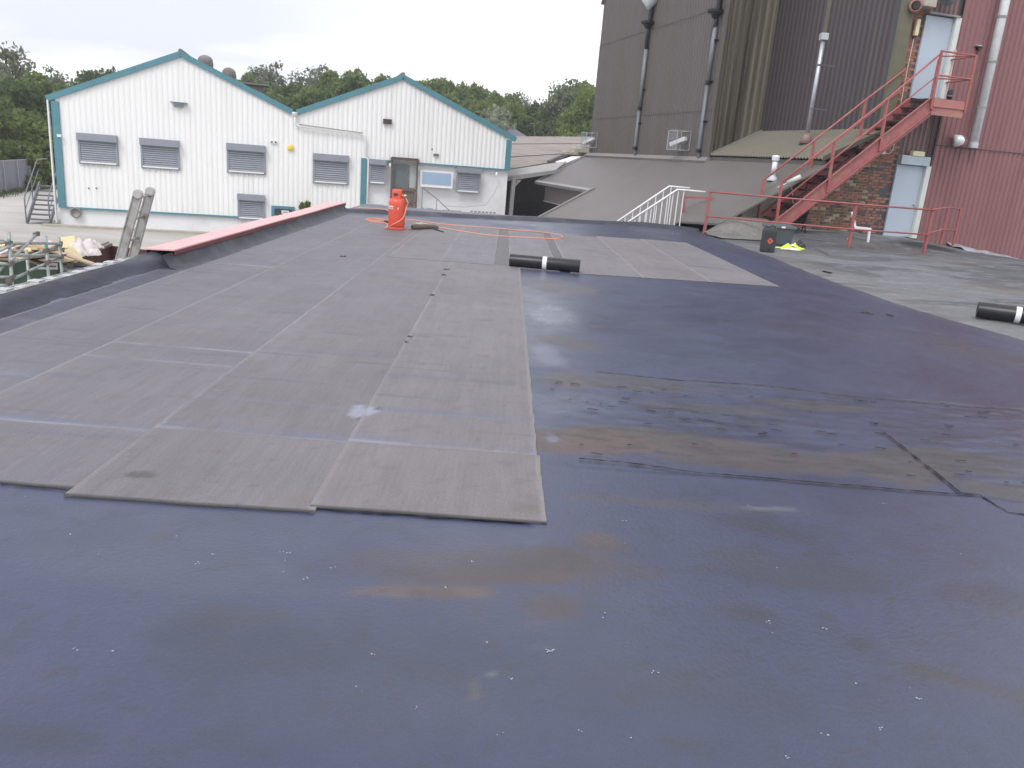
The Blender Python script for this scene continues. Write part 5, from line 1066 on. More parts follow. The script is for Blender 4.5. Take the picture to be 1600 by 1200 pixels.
# cement fillet below the verge of the brown roof
cf = thing('cement_mound', 'lumpy grey cement fillet between the brown roof verge and the stair foot', 'cement', G(-4.7, -1.1, 0))
ss = np.linspace(-6.0, -3.0, 50); tt = np.linspace(0, 1, 14); SS, TT = np.meshgrid(ss, tt)
nn = fbm(SS*3, TT*2.5, 501, 4)-.5; ztop = (1.93+(SS-UF1)*T)-.07
ztop = (1.93+(SS-UF1)*T)+.05; ztop = np.clip(ztop-.10, .04, .45)*sst(-3.4, -4.3, SS)+.02
VV = -.60-TT*(.20+.80*sst(-3.9, -4.6, SS)); ZZ = ztop*(1-sst(0, 1, TT)**.8)*1.0+nn*.14*np.sin(TT*3.1)+.02
P = G0[None, None]+SS[..., None]*GU+VV[..., None]*GV
cl_ = np.ones(SS.shape+(3,))*np.array((.185, .178, .172)); mk = sst(.5, .65, fbm(SS*2.2, TT*3, 507, 4))[..., None]*.6; cl_ = cl_*(1-mk)+np.array((.13, .12, .115))*mk
grid_mesh('cement', P[..., 0], P[..., 1], ZZ, cl_, surf_mat('cement', .9, .9, 8, (1, 1, 1), bump=.6, bscale=14, gvar=.2, spec=.2), cf)
# ================================================================ GAS CYLINDER, HOSE, TORCH
q = onz(619, 359); gc = thing('gas_cylinder', 'orange-red gas cylinder standing upright on the grey felt with an orange hose', 'gas cylinder', q)
R = .158
mb = MB(); mb.lathe(q, [(R*.96, 0), (R*.98, .02), (R*.96, .05), (R*.9, .055)], 28); mb.build('foot_ring', MT['cyl'], gc, smooth=True)
mb = MB(); mb.lathe(q, [(R*.80, .035), (R*.97, .07), (R, .12), (R, .46), (R*.985, .50), (R*.92, .54), (R*.78, .572), (R*.45, .592), (.03, .60)], 32); mb.build('body', MT['cyl'], gc, smooth=True)
mb = MB()                                  # guard shroud, open towards the right
ang = np.radians(np.linspace(20, 330, 26)); V = []
for t_ in ang:
    for r_, z in ((.100, .555), (.100, .72), (.092, .745), (.086, .742), (.093, .715), (.094, .555)): V.append(q+np.array([math.cos(t_)*r_, math.sin(t_)*r_, z]))
fs = []
for i in range(25):
    for j in range(5):
        if j in (0, 4) and 12 <= i <= 16: pass
        fs.append((i*6+j, (i+1)*6+j, (i+1)*6+j+1, i*6+j+1))
mb.add(V, fs); mb.build('guard_shroud', MT['cyl'], gc, smooth=True)
mb = MB(); mb.obox(q+np.array([-.02, -.098, .655]), (.04, 0, 0), (0, .006, 0), (0, 0, .022)); mb.build('hand_hole', MT['redgap'], gc)
mb = MB(); mb.tube(q+ZUP*.59, q+ZUP*.68, .022, 10); mb.tube(q+ZUP*.64, q+np.array([.14, -.05, .64]), .014, 8); mb.lathe(q+np.array([.15, -.055, .62]), [(.035, 0), (.04, .02), (.02, .045)], 12); mb.build('valve_regulator', mat('brass', (.52, .46, .32), .35, metal=.7), gc)
mb = MB()                                  # label wraps the barrel
for a0, a1, z0, z1, m_ in ((190, 252, .385, .445, 'label'),):
    A = np.radians(np.linspace(a0, a1, 10)); V = []
    for t_ in A: V += [q+np.array([math.cos(t_)*(R+.002), math.sin(t_)*(R+.002), z0]), q+np.array([math.cos(t_)*(R+.002), math.sin(t_)*(R+.002), z1])]
    mb.add(V, [(2*i, 2*i+2, 2*i+3, 2*i+1) for i in range(9)])
lb = mb.build('label', MT['label'], gc)
tt_ = math.radians(232); text('label_lettering', 'Calor', MT['orangered'], q+np.array([math.cos(tt_)*(R+.006), math.sin(tt_)*(R+.006), .414]), (-math.sin(tt_), math.cos(tt_), 0), ZUP, .052, lb, .0008)
mb = MB(); t_ = math.radians(285); c = q+np.array([math.cos(t_)*(R+.001), math.sin(t_)*(R+.001), .41]); U_ = np.array([-math.sin(t_), math.cos(t_), 0])
mb.prism([c-U_*.016-ZUP*.02, c+U_*.016-ZUP*.02, c+ZUP*.025], np.array([math.cos(t_), math.sin(t_), 0])*.003); mb.build('warning_mark', MT['label'], gc)
def smoothpts(P, n=6):
    P = [np.array(p, float) for p in P]; P = [P[0]]+P+[P[-1]]; out = []
    for i in range(1, len(P)-2):
        for k in range(n):
            t_ = k/n; a, b, c, d = P[i-1:i+3]; out.append(.5*((2*b)+(c-a)*t_+(2*a-5*b+4*c-d)*t_*t_+(3*b-a-3*c+d)*t_**3))
    out.append(P[-2]); return out
def Z_(px, py, z=.012): return onz(px, py, z)
ho = thing('gas_hose', 'long orange rubber gas hose looped across the far end of the felt', 'hose', onz(760, 358))
vp_ = q+np.array([.15, -.055, .62])
P = [vp_, vp_+np.array([.06, -.03, -.10]), q+np.array([.19, -.08, .45]), q+np.array([.14, -.17, .24]), q+np.array([-.02, -.22, .12]), q+np.array([-.17, -.17, .03])]
P2 = [q+np.array([-.20, -.06, .012]), Z_(606, 352), Z_(600, 348), Z_(585, 347), Z_(574, 344), Z_(577, 341), Z_(592, 341.5), Z_(612, 344), Z_(640, 343.5), Z_(668, 347), Z_(700, 351), Z_(740, 354), Z_(775, 356.5), Z_(810, 360), Z_(848, 363), Z_(870, 366), Z_(879, 370), Z_(872, 373), Z_(850, 372.5), Z_(800, 370), Z_(760, 367), Z_(720, 361), Z_(690, 356), Z_(660, 357.5), Z_(634, 358)]
mb = MB(); mb.path(smoothpts(P+P2), .0125, 7); mb.build('hose', MT['hose'], ho, smooth=True)
h2_ = thing('hose_coil', 'second loop of orange hose lying left of the gas cylinder', 'hose', onz(590, 345))
mb = MB(); mb.path(smoothpts([Z_(572, 343.5), Z_(580, 345.5), Z_(592, 347), Z_(603, 348), Z_(600, 345), Z_(588, 343), Z_(576, 342), Z_(571, 343.2), Z_(580, 344.2), Z_(596, 345.5)]), .011, 6); mb.build('hose', MT['hose'], h2_, smooth=True)
mb = MB(); c = Z_(603, 346.5, .03); mb.tube(c-np.array([.03, .02, 0]), c+np.array([.03, .03, 0]), .022, 8); mb.build('hose_nozzle', MT['black'], h2_)
sh = thing('spare_hose', 'thin orange hose end hanging over the far upstand left of the cylinder', 'hose', onz(560, 326))
mb = MB(); mb.path(smoothpts([onz(552, 323.5, .12), onz(575, 325.5, .12), onz(600, 327, .12), onz(607, 329.5, .11)]), .012, 6); mb.build('hose', mat('pale_hose', (.62, .33, .25), .5), sh, smooth=True)
tb = thing('roofing_brush', 'dusty brown roofing torch bundle lying behind the hose right of the cylinder', 'torch', onz(665, 356))
a, b = Z_(644, 355, .05), Z_(684, 355, .04)
mb = MB(); dd_ = (b-a); mb.path(smoothpts([a, a+dd_*.12, a+dd_*.5+ZUP*.01, a+dd_*.9, b], 4), [.03, .05, .055, .055, .055, .05, .05, .052, .05, .045, .045, .05, .04, .035, .03, .03, .02][:17], 10); mb.build('head', MT['torch'], tb, smooth=True)
mb = MB(); mb.tube(Z_(678, 357.5, .03), Z_(693, 362.5, .015), .012, 6); mb.build('handle', MT['black'], tb)
mb = MB(); mb.tube(Z_(650, 349, .02), Z_(664, 351.5, .02), .02, 6); mb.tube(Z_(656, 348, .02), Z_(668, 350, .03), .012, 6); mb.build('trigger_valve', MT['galv'], tb)
# ================================================================ FELT ROLLS
def feltroll(a, b, r, label, tpos=.5):
    a, b = np.array(a), np.array(b); t = thing('felt_roll', label, 'felt roll', (a+b)/2-ZUP*r, 'unopened rolls of roofing felt')
    ax = (b-a)/np.linalg.norm(b-a); X_, Y_, _ = basis(ax); L_ = np.linalg.norm(b-a)
    mb = MB(); n = 40; V = []
    rr__ = [r*(1+.006*math.sin(k*9.1)+.004*math.sin(k*5.3)) for k in range(n)]
    for zz in (0, .004, .996, 1): V += [a+ax*L_*zz+(X_*math.cos(2*math.pi*k/n)+Y_*math.sin(2*math.pi*k/n))*rr__[k]*(.985 if zz in (0, 1) else 1) for k in range(n)]
    mb.add(V, [(i*n+k, i*n+(k+1) % n, (i+1)*n+(k+1) % n, (i+1)*n+k) for i in range(3) for k in range(n)]); mb.build('felt', MT['feltroll'], t, smooth=True)
    for e_, sg_ in ((a, -1), (b, 1)):     # spiral ends with a dark core
        mb = MB(); mb.lathe(e_, [(r*.975, 0), (r*.94, .003), (r*.9, 0), (r*.86, .003), (r*.8, 0), (r*.7, .003), (r*.6, 0), (r*.5, .003), (r*.35, 0), (r*.33, -.03)], 28, ax*sg_); mb.build('roll_end', MT['feltroll'], t, smooth=True)
    mb = MB(); c = a+ax*L_*tpos; mb.lathe(c, [(r*1.012, -.03), (r*1.018, -.028), (r*1.018, .028), (r*1.012, .03)], 32, ax); mb.build('tape_band', MT['tape'], t, smooth=True)
    return t
ra, rb2 = onz(796, 417), onz(905, 427)
feltroll(ra+ZUP*.092+np.array([0, .03, 0]), rb2+ZUP*.092+np.array([0, .03, 0]), .090, 'black roll of roofing felt lying across the end of the near grey strip')
r1 = onz(1527, 497); feltroll(r1+ZUP*.10+np.array([0, .04, 0]), r1+ZUP*.10+np.array([.93, -.42, 0]), .098, 'black roll of roofing felt lying on the weathered roof at the right edge', .42)
# ================================================================ CAN, TUB, VEST, SCRAPS
def rz(q): return np.array([q[0], q[1], roofz(q[0], q[1])])
q = rz(onz(1198, 393)); dc = thing('black_canister', 'black plastic canister with a red diamond hazard mark by the grey tub', 'canister', q)
mb = MB(); w, d, h = .155, .11, .50; P = [(-w, 0), (-w+.03, -d), (w-.03, -d), (w, 0), (w-.03, d), (-w+.03, d)]
V = []
for z, s_ in ((0, .93), (.03, 1), (.42, 1), (.47, .93), (.50, .82)): V += [q+np.array([x*s_, y*s_*1.0, z]) for x, y in P]
mb.add(V, [(i*6+k, i*6+(k+1) % 6, (i+1)*6+(k+1) % 6, (i+1)*6+k) for i in range(4) for k in range(6)]+[tuple(24+k for k in range(6)), (5, 4, 3, 2, 1, 0)]); mb.build('body', mat('charcoal_plastic', (.035, .036, .042), .42, var=.2), dc, bevel=.008)
mb = MB(); mb.prism([q+np.array([0, -d-.002, .165]), q+np.array([.068, -d-.002, .235]), q+np.array([0, -d-.002, .305]), q+np.array([-.068, -d-.002, .235])], (0, -.003, 0)); dm = mb.build('hazard_diamond', MT['orangered'], dc)
mb = MB(); c = q+np.array([0, -d-.006, .245]); mb.prism([c+np.array([-.016, 0, -.025]), c+np.array([.016, 0, -.025]), c+np.array([.014, 0, .0]), c+np.array([.002, 0, .03]), c+np.array([-.012, 0, .005])], (0, -.002, 0)); mb.build('flame_mark', mat('mark_dark', (.2, .02, .02)), dm)
mb = MB(); mb.lathe(q+np.array([0, -d-.0, .055]), [(.022, 0), (.02, .012)], 10, (0, -1, 0)); mb.build('drain_plug', MT['black'], dc)
mb = MB(); mb.lathe(q+np.array([-.07, 0, .49]), [(.03, 0), (.03, .03)], 10); mb.path(smoothpts([q+np.array([-.02, 0, .49]), q+np.array([0, 0, .535]), q+np.array([.08, 0, .535]), q+np.array([.11, 0, .48])], 4), .013, 6); mb.build('cap_and_handle', MT['black'], dc)
q = rz(onz(1212, 384)+np.array([.18, .5, 0])); tu = thing('storage_tub', 'grey plastic lidded tub with a small white label behind the canister', 'tub', q)
mb = MB(); V = []
for z, a, b in ((0, .27, .18), (.40, .31, .22)): V += [q+np.array([x, y, z]) for x, y in ((-a, -b), (a, -b), (a, b), (-a, b))]
mb.add(V, [(0, 1, 5, 4), (1, 2, 6, 5), (2, 3, 7, 6), (3, 0, 4, 7), (3, 2, 1, 0), (4, 5, 6, 7)]); mb.build('tub', MT['greybox'], tu, bevel=.02)
mb = MB(); mb.obox(q+ZUP*.42, (.34, 0, 0), (0, .245, 0), (0, 0, .035)); mb.obox(q+ZUP*.465, (.28, 0, 0), (0, .19, 0), (0, 0, .012)); mb.build('lid', mat('tub_lid', (.12, .14, .155), .45), tu, bevel=.012)
mb = MB(); mb.obox(q+np.array([.02, -.247, .42]), (.045, 0, 0), (0, .003, 0), (0, 0, .02)); mb.build('lid_label', MT['label'], tu)
q = rz(onz(1230, 389)); vs_ = thing('hi_vis_vest', 'crumpled bright yellow hi-vis vest lying beside the tub', 'vest', q)
def crumple(name, c, rx, ry, hgt, m, seed, parent, n=26):
    r = np.random.default_rng(seed); xs, ys_ = np.meshgrid(np.linspace(-1, 1, n), np.linspace(-1, 1, n)); rad = np.sqrt(xs**2+ys_**2)
    ax = np.arctan2(ys_, xs); edge_ = .72+.25*np.sin(ax*3+seed)+.14*np.sin(ax*7+seed*2); z = hgt*(fbm(xs*3+seed, ys_*3, 600+seed, 3)**1.3)*np.clip(1.15-rad/edge_, 0, 1)+.006
    mb = MB(); idx = {}; 
    for i in range(n):
        for j in range(n):
            idx[i, j] = len(mb.v); k_ = min(1, edge_[i, j]/max(rad[i, j], 1e-6)); mb.v.append(tuple(c+np.array([xs[i, j]*rx*min(1, k_), ys_[i, j]*ry*min(1, k_), z[i, j]])))
    for i in range(n-1):
        for j in range(n-1):
            if min(rad[a, b]/edge_[a, b] for a, b in ((i, j), (i+1, j), (i, j+1), (i+1, j+1))) < 1: mb.f.append((idx[i, j], idx[i, j+1], idx[i+1, j+1], idx[i+1, j])); mb.m.append(0)
    return mb.build(name, m, parent, smooth=True)
crumple('cloth', q, .30, .20, .17, MT['hiviz'], 1, vs_); crumple('cloth', q+np.array([.20, .12, .0]), .22, .16, .22, MT['hiviz'], 2, vs_)
crumple('reflective_band', q+np.array([.02, -.17, .0]), .26, .05, .10, MT['label'], 3, vs_); crumple('reflective_band', q+np.array([.10, -.02, .08]), .10, .08, .08, MT['label'], 4, vs_)
q2 = rz(onz(1248, 385)); bg = thing('black_bag', 'small crumpled black bag beside the yellow vest', 'bag', q2); crumple('bag_cloth', q2+np.array([.05, .08, 0]), .20, .14, .26, MT['black'], 5, bg)
st_ = thing('iron_bar', 'thin dark bar lying on the roof to the right of the vest', 'bar', onz(1275, 390)); mb = MB(); mb.tube(rz(onz(1253, 382))+ZUP*.05, rz(onz(1296, 398))+ZUP*.015, .012, 6); mb.tube(rz(onz(1256, 379))+ZUP*.02, rz(onz(1290, 382))+ZUP*.02, .012, 6); mb.build('bar', MT['pipe'], st_)
# folded black trestle chair leaning under the stairs
c0_ = rz(onz(1258, 377)); bc = thing('black_chair', 'black chair with thin legs standing under the staircase', 'chair', c0_)
mb = MB(); bp_ = [(1238, 350, 21.2), (1262, 328, 21.0), (1256, 350, 21.0), (1240, 352, 21.2)]; mb.prism([dy_pt(x, y, Y) for x, y, Y in bp_], (.02, .06, 0)); mb.build('backrest', MT['black'], bc)
for (x0_, y0_, x1_, y1_, Y) in ((1238, 348, 1239, 373, 21.1), (1258, 350, 1258, 376, 21.0), (1264, 328, 1251, 365, 21.3), (1256, 352, 1258, 352, 21.0)):
    mb = MB(); mb.tube(dy_pt(x0_, y0_, Y), dy_pt(x1_, y1_, Y)-(ZUP*.02), .018, 6); mb.build('leg', MT['black'], bc)
# white sawhorse
c1_ = rz(onz(1345, 385)); wh = thing('white_trestle', 'white plastic trestle frame standing by the guard rail in front of the brick wall', 'trestle', c1_)
Yt = 20.9
for (x0_, y0_, x1_, y1_, w_) in ((1331, 331, 1336, 354, .06), (1336, 345, 1322, 383, .035), (1359, 358, 1355, 385, .06)):
    mb = MB(); mb.bar(dy_pt(x1_, y1_, Yt), dy_pt(x0_, y0_, Yt), w_, .03, GV); mb.build('leg', MT['whitetrim'], wh)
mb = MB(); mb.bar(dy_pt(1335, 355, Yt), dy_pt(1361, 358, Yt), .03, .06); mb.build('top_bar', MT['whitetrim'], wh)
lc = thing('loose_scrap', 'small dark offcut of felt lying on the weathered roof', 'offcut', rz(onz(1292, 426))); mb = MB(); mb.bar(rz(onz(1287, 424))+ZUP*.012, rz(onz(1298, 427))+ZUP*.012, .06, .012); mb.build('offcut', MT['black'], lc)
# ================================================================ LADDER
la = thing('ladder', 'old aluminium ladder standing against the left edge of the roof with its top showing', 'ladder', (-5.3, 9.5, ZG))
def ly(px, py, y): d = ray(px, py); return CP+d*(y/d[1])
T1, T2 = ly(216, 303, 9.35), ly(235, 299, 9.72); Bm1, Bm2 = ly(187, 408, 9.35), ly(209, 396, 9.72)
for a, b in ((T1, Bm1), (T2, Bm2)):
    dn = (b-a)/np.linalg.norm(b-a); mb = MB(); X_ = np.array([dn[2], 0, -dn[0]]); X_ /= np.linalg.norm(X_); e_ = a+dn*3.2
    mb.obox((a+e_)/2, X_*.044, np.cross(X_, dn)*.011, dn*1.6); mb.obox((a+e_)/2+X_*.044, X_*.006, np.cross(X_, dn)*.020, dn*1.58); mb.obox((a+e_)/2-X_*.044, X_*.006, np.cross(X_, dn)*.020, dn*1.58); mb.build('stile', MT['alum'], la)
    mb = MB(); mb.lathe(a-dn*.0+X_*.0-np.array([0, .03, 0]), [(.048, 0), (.054, .006), (.054, .045), (.042, .05), (.038, .025), (.015, .023)], 16, (0, 1, 0)); mb.build('end_roller', mat('roller_grey', (.42, .42, .41), .5) if a is T1 else bpy.data.materials['roller_grey'], la)
dn = (Bm1-T1)/np.linalg.norm(Bm1-T1); dn2 = (Bm2-T2)/np.linalg.norm(Bm2-T2)
for k in range(10): mb = MB(); mb.tube(T1+dn*(.05+.265*k), T2+dn2*(.05+.265*k), .016, 8); mb.build('rung', MT['alum'], la, smooth=True)
# ================================================================ SCAFFOLD
sf = thing('scaffold', 'galvanised tube scaffold with green banded uprights at the left edge of the roof', 'scaffold', (-6.2, 10.5, ZG))
def sp_(px, py, Y): return ly(px, py, Y*1.22)
def tubes(L_, name, m='scaf', r=.022):
    for (x0_, y0_, Y0, x1_, y1_, Y1) in L_: mb = MB(); mb.tube(sp_(x0_, y0_, Y0), sp_(x1_, y1_, Y1), r, 8); mb.build(name, MT[m], sf, smooth=True)
for (px, pt_, px2, Y, gtop) in ((13.5, 362, 19.5, 9.2, 0), (41, 390, 45, 10.6, 0), (71, 368, 76, 10.2, 1), (92, 371, 97, 10.9, 0)):
    top = sp_(px, pt_, Y); low_ = sp_(px2, 455 if Y < 10 else 432, Y); dn = (low_-top)/np.linalg.norm(low_-top); ln = (top[2]-ZG)/-dn[2]
    mb = MB(); mb.tube(top, top+dn*ln, .024, 8); mb.build('upright', MT['scaf'], sf, smooth=True)
    if px > 60 and px < 80 or px < 14: mb = MB(); mb.tube(top+dn*(.10 if px < 60 else .09), top+dn*(.18 if px < 60 else .28), .0265, 8); mb.build('green_band', MT['scafg'], sf)
tubes([(-20, 378, 9.1, 15, 379, 9.2), (-10, 411, 9.1, 18, 413, 9.2), (-10, 433, 9.1, 20, 433, 9.2), (-4, 446, 9.0, 18, 446, 9.2), (14, 380, 9.25, 72, 380, 10.1), (72, 380, 10.1, 94, 381, 10.8), (10, 399, 9.4, 94, 400, 10.8), (42, 402, 10.5, 94, 382, 10.8), (19, 410, 9.2, 44, 403, 10.5), (46, 423, 10.5, 92, 403, 10.8), (22, 435, 9.2, 44, 425, 10.6), (-12, 397, 9.1, 20, 382, 9.2), (-8, 430, 9.1, 9, 412, 9.2)], 'ledger')
tubes([(17, 407, 9.15, 57, 366, 9.9)], 'diagonal_brace')
for px, py, Y in ((14, 381, 9.2), (17, 412, 9.2), (19, 434, 9.2), (15, 438, 9.15), (42, 403, 10.5), (46, 425, 10.6), (72, 392, 10.2), (75, 410, 10.2), (93, 381, 10.85), (95, 402, 10.85), (57, 366, 9.9), (17, 448, 9.2)):
    mb = MB(); c = sp_(px, py, Y); mb.obox(c, (.035, 0, .01), (0, .035, 0), (0, 0, .032)); mb.tube(c+np.array([.03, -.03, 0]), c+np.array([.03, -.03, .05]), .01, 6); mb.build('coupler', mat('rusty_coupler', (.13, .11, .10), .7) if 'rusty_coupler' not in bpy.data.materials else bpy.data.materials['rusty_coupler'], sf)
# ================================================================ SKIPS AND RUBBISH
def zp(px, py, z): return onz(px, py, z)
ZS = -.95
s1k = thing('green_skip', 'green metal skip heaped with waste boards behind the scaffold', 'skip', (-8.8, 14.2, ZG))
a = zp(-60, 406, ZS); b = zp(95, 409, ZS); dS = (b-a)/np.linalg.norm(b-a); dN = np.array([-dS[1], dS[0], 0]); Ls = 4.2; a = b-dS*Ls; Wd_ = 2.2
mb = MB(); mb.prism([a, b, b-ZUP*1.35-dS*.25, a-ZUP*1.35+dS*.25], dN*.05); mb.build('side_panel', MT['skipgreen'], s1k)
mb = MB(); mb.prism([b, b+dN*Wd_, b+dN*Wd_-ZUP*1.35-dS*.25, b-ZUP*1.35-dS*.25], -dS*.05); mb.build('end_panel', MT['skipgreen'], s1k)
mb = MB(); mb.prism([a+dN*Wd_, b+dN*Wd_, b+dN*Wd_-ZUP*1.35, a+dN*Wd_-ZUP*1.35], -dN*.05); mb.build('side_panel', MT['skipgreen'], s1k)
mb = MB(); mb.bar(a-dN*.03, b-dN*.03, .09, .10); mb.build('rim', MT['skipgreen'], s1k)
for t_ in (.2, .4, .6, .8): mb = MB(); c = a+dS*Ls*t_-dN*.03; mb.bar(c-ZUP*.06, c-ZUP*1.3, .08, .06, dN); mb.build('rib', MT['skipgreen'], s1k)
c = (zp(60, 409, ZS)+zp(91, 414, ZS))/2-dN*.10+ZUP*.06; mb = MB(); mb.obox(c, dS*.165, dN*.01, ZUP*.04); c2 = zp(75, 413, ZS)-dN*.09-ZUP*.02
mb = MB(); mb.obox(c2, dS*.155, dN*.008, ZUP*.055); pl = mb.build('name_plate', MT['label'], s1k)
mb = MB(); rq = random.Random(4)
for k in range(14): mb.obox(c2+dS*(-.125+k*.019)-dN*.012, dS*.006, dN*.003, ZUP*rq.uniform(.012, .024))
mb.build('plate_print', MT['seam'], pl)
mb = MB(); mb.prism([a+dN*.1-ZUP*.5, b+dN*.1-ZUP*.5, b+dN*2-ZUP*.5, a+dN*2-ZUP*.5], ZUP*.35); mb.build('load_base', mat('waste', (.24, .19, .16), .9, var=.4, scale=4), s1k)
s2k = thing('brown_skip', 'dark red-brown skip with rusty rim beyond the green skip', 'skip', (-7.4, 15.5, ZG))
c = b+dN*.55+dS*.0; e_ = zp(172, 384, ZS); f_ = zp(238, 392, ZS)
g0 = zp(108, 409, ZS); mb = MB(); mb.prism([g0, e_, e_-ZUP*1.35, g0-ZUP*1.35], np.array([-.04, .04, 0])); mb.build('side_panel', MT['skipbrown'], s2k)
mb = MB(); mb.prism([e_, f_, f_-ZUP*1.35, e_-ZUP*1.35], np.array([0, .05, 0])); mb.build('end_panel', MT['skipbrown'], s2k)
mb = MB(); mb.bar(g0+ZUP*.03, e_+ZUP*.03, .10, .05); mb.build('rim', mat('rim_brown', (.20, .13, .11), .7, var=.3, scale=6), s2k)
mb = MB(); mb.bar(g0+ZUP*.06+np.array([-.08, .08, 0]), e_+ZUP*.06+np.array([-.08, .08, 0]), .05, .04); mb.build('rim', MT['flash'], s2k)
mb = MB(); k0 = zp(172, 380, ZS); mb.prism([zp(118, 379, ZS), e_+ZUP*.02, e_-ZUP*.2, zp(118, 379, ZS)-ZUP*.2], np.array([0, .06, 0])); mb.build('far_panel', mat('far_panel', (.12, .11, .09), .8), s2k)
def slab(name, label, cat, pts, th, m, group=None, dv=(0, .03, 0)):
    c = sum(pts)/len(pts); t = thing(name, label, cat, c, group); mb = MB(); mb.prism(pts, np.array(dv)); mb.build('board', m, t); return t
Yb = 14.6
slab('cream_board', 'large torn cream board standing up in the skip', 'board', [ly(94, 371, 15.0), ly(115, 368, 15.2), ly(122, 396, 14.6), ly(128, 402, 14.4), ly(104, 410, 14.0), ly(99, 398, 14.4)], .03, MT['card'])
slab('cream_offcut', 'lower cream board offcut leaning against the standing one', 'board', [ly(101, 390, 14.3), ly(112, 386, 14.4), ly(122, 397, 14.3), ly(128, 404, 14.2), ly(99, 410.5, 13.9)], .03, mat('cream2', (.50, .44, .27), .8))
slab('yellow_board', 'small yellowish board at the far end of the rubbish', 'board', [ly(139, 381, 16), ly(148, 379.5, 16.2), ly(153, 386, 15.8), ly(142, 390, 15.6)], .03, mat('ochre', (.50, .40, .20), .8))
slab('pale_board', 'long pale board lying flat across the heap', 'board', [zp(40, 382, -.75), zp(80, 379, -.75), zp(92, 386, -.75), zp(62, 396, -.75)], .03, mat('peach', (.56, .42, .32), .8), dv=(0, 0, .03))
slab('low_board', 'cream board lying on the near side of the heap', 'board', [zp(36, 401, -.80), zp(92, 400, -.80), zp(92, 410, -.85), zp(46, 408, -.85)], .03, mat('cream3', (.55, .50, .40), .8), dv=(0, 0, .03))
tw_ = thing('timber_scraps', 'broken brown and pale timber lengths piled in the skip', 'timber', zp(50, 395, -.8)); rr_ = random.Random(21)
for k in range(34):
    px, py = rr_.uniform(-20, 100), rr_.uniform(386, 404); c = zp(px, py, -.86+rr_.uniform(0, .22)); t_ = rr_.uniform(-1.4, .9); l_ = rr_.uniform(.15, .55)
    mb = MB(); mb.obox(c, np.array([math.cos(t_), math.sin(t_), rr_.uniform(-.3, .3)])*l_, np.array([-math.sin(t_), math.cos(t_), 0])*rr_.uniform(.03, .09), ZUP*.015)
    mb.build('plank', [MT['wood'], MT['card'], MT['torch'], mat('redwood', (.20, .085, .06), .8) if 'redwood' not in bpy.data.materials else bpy.data.materials['redwood'], MT['paper']][rr_.choice([0, 0, 1, 2, 2, 3, 4])], tw_)
sk = thing('rubble_sacks', 'crumpled white plastic sacks among the rubbish', 'sacks', zp(135, 395, -.8))
for i, (px, py, rx) in enumerate(((132, 392, .35), (140, 388, .3), (126, 399, .35), (84, 392, .3), (56, 398, .3), (138, 396, .3))): crumple('sack', zp(px, py, -.86), rx, rx*.7, .4, MT['paper'], 10+i, sk, 16)
fx = thing('stacked_frames', 'pale grey steel frames lying between the skips and the roof edge', 'frames', zp(120, 415, -.9))
for i, (x0_, y0_, x1_, y1_) in enumerate(((97, 411, 160, 414), (98, 418, 108, 418), (98, 421, 150, 422), (110, 413, 111, 425))): mb = MB(); mb.bar(zp(x0_, y0_, -1.0), zp(x1_, y1_, -1.0), .10, .05); mb.build('frame_bar', MT['flash'], fx)
mb = MB(); mb.prism([zp(97, 412, -1.05), zp(175, 414, -1.05), zp(150, 440, -1.05), zp(97, 440, -1.05)], -ZUP*.1); mb.build('tray', MT['fence'], fx)
# ================================================================ TREES
def leafmat(name, c, c2):
    m = bpy.data.materials.new(name); m.use_nodes = True; t = m.node_tree; b = t.nodes['Principled BSDF']; l = t.links
    at = _n(t, 'ShaderNodeAttribute', attribute_name='leaf'); x = _n(t, 'ShaderNodeMix', data_type='RGBA'); l.new(at.outputs['Fac'], x.inputs[0]); x.inputs[6].default_value = (*c, 1); x.inputs[7].default_value = (*c2, 1)
    l.new(x.outputs[2], b.inputs['Base Color']); b.inputs['Roughness'].default_value = .65; b.inputs['Specular IOR Level'].default_value = .25
    tr = _n(t, 'ShaderNodeBsdfTranslucent'); l.new(x.outputs[2], tr.inputs[0]); ms = _n(t, 'ShaderNodeMixShader'); ms.inputs[0].default_value = .5
    l.new(b.outputs[0], ms.inputs[1]); l.new(tr.outputs[0], ms.inputs[2]); l.new(ms.outputs[0], t.nodes['Material Output'].inputs[0]); return m
LM = [leafmat('leaf_dark', (.062, .10, .036), (.16, .22, .08)), leafmat('leaf_mid', (.085, .13, .045), (.24, .31, .10)), leafmat('leaf_bright', (.12, .17, .045), (.28, .34, .10)), leafmat('leaf_silver', (.24, .27, .19), (.46, .50, .38)), leafmat('leaf_grey', (.13, .15, .10), (.26, .29, .19))]
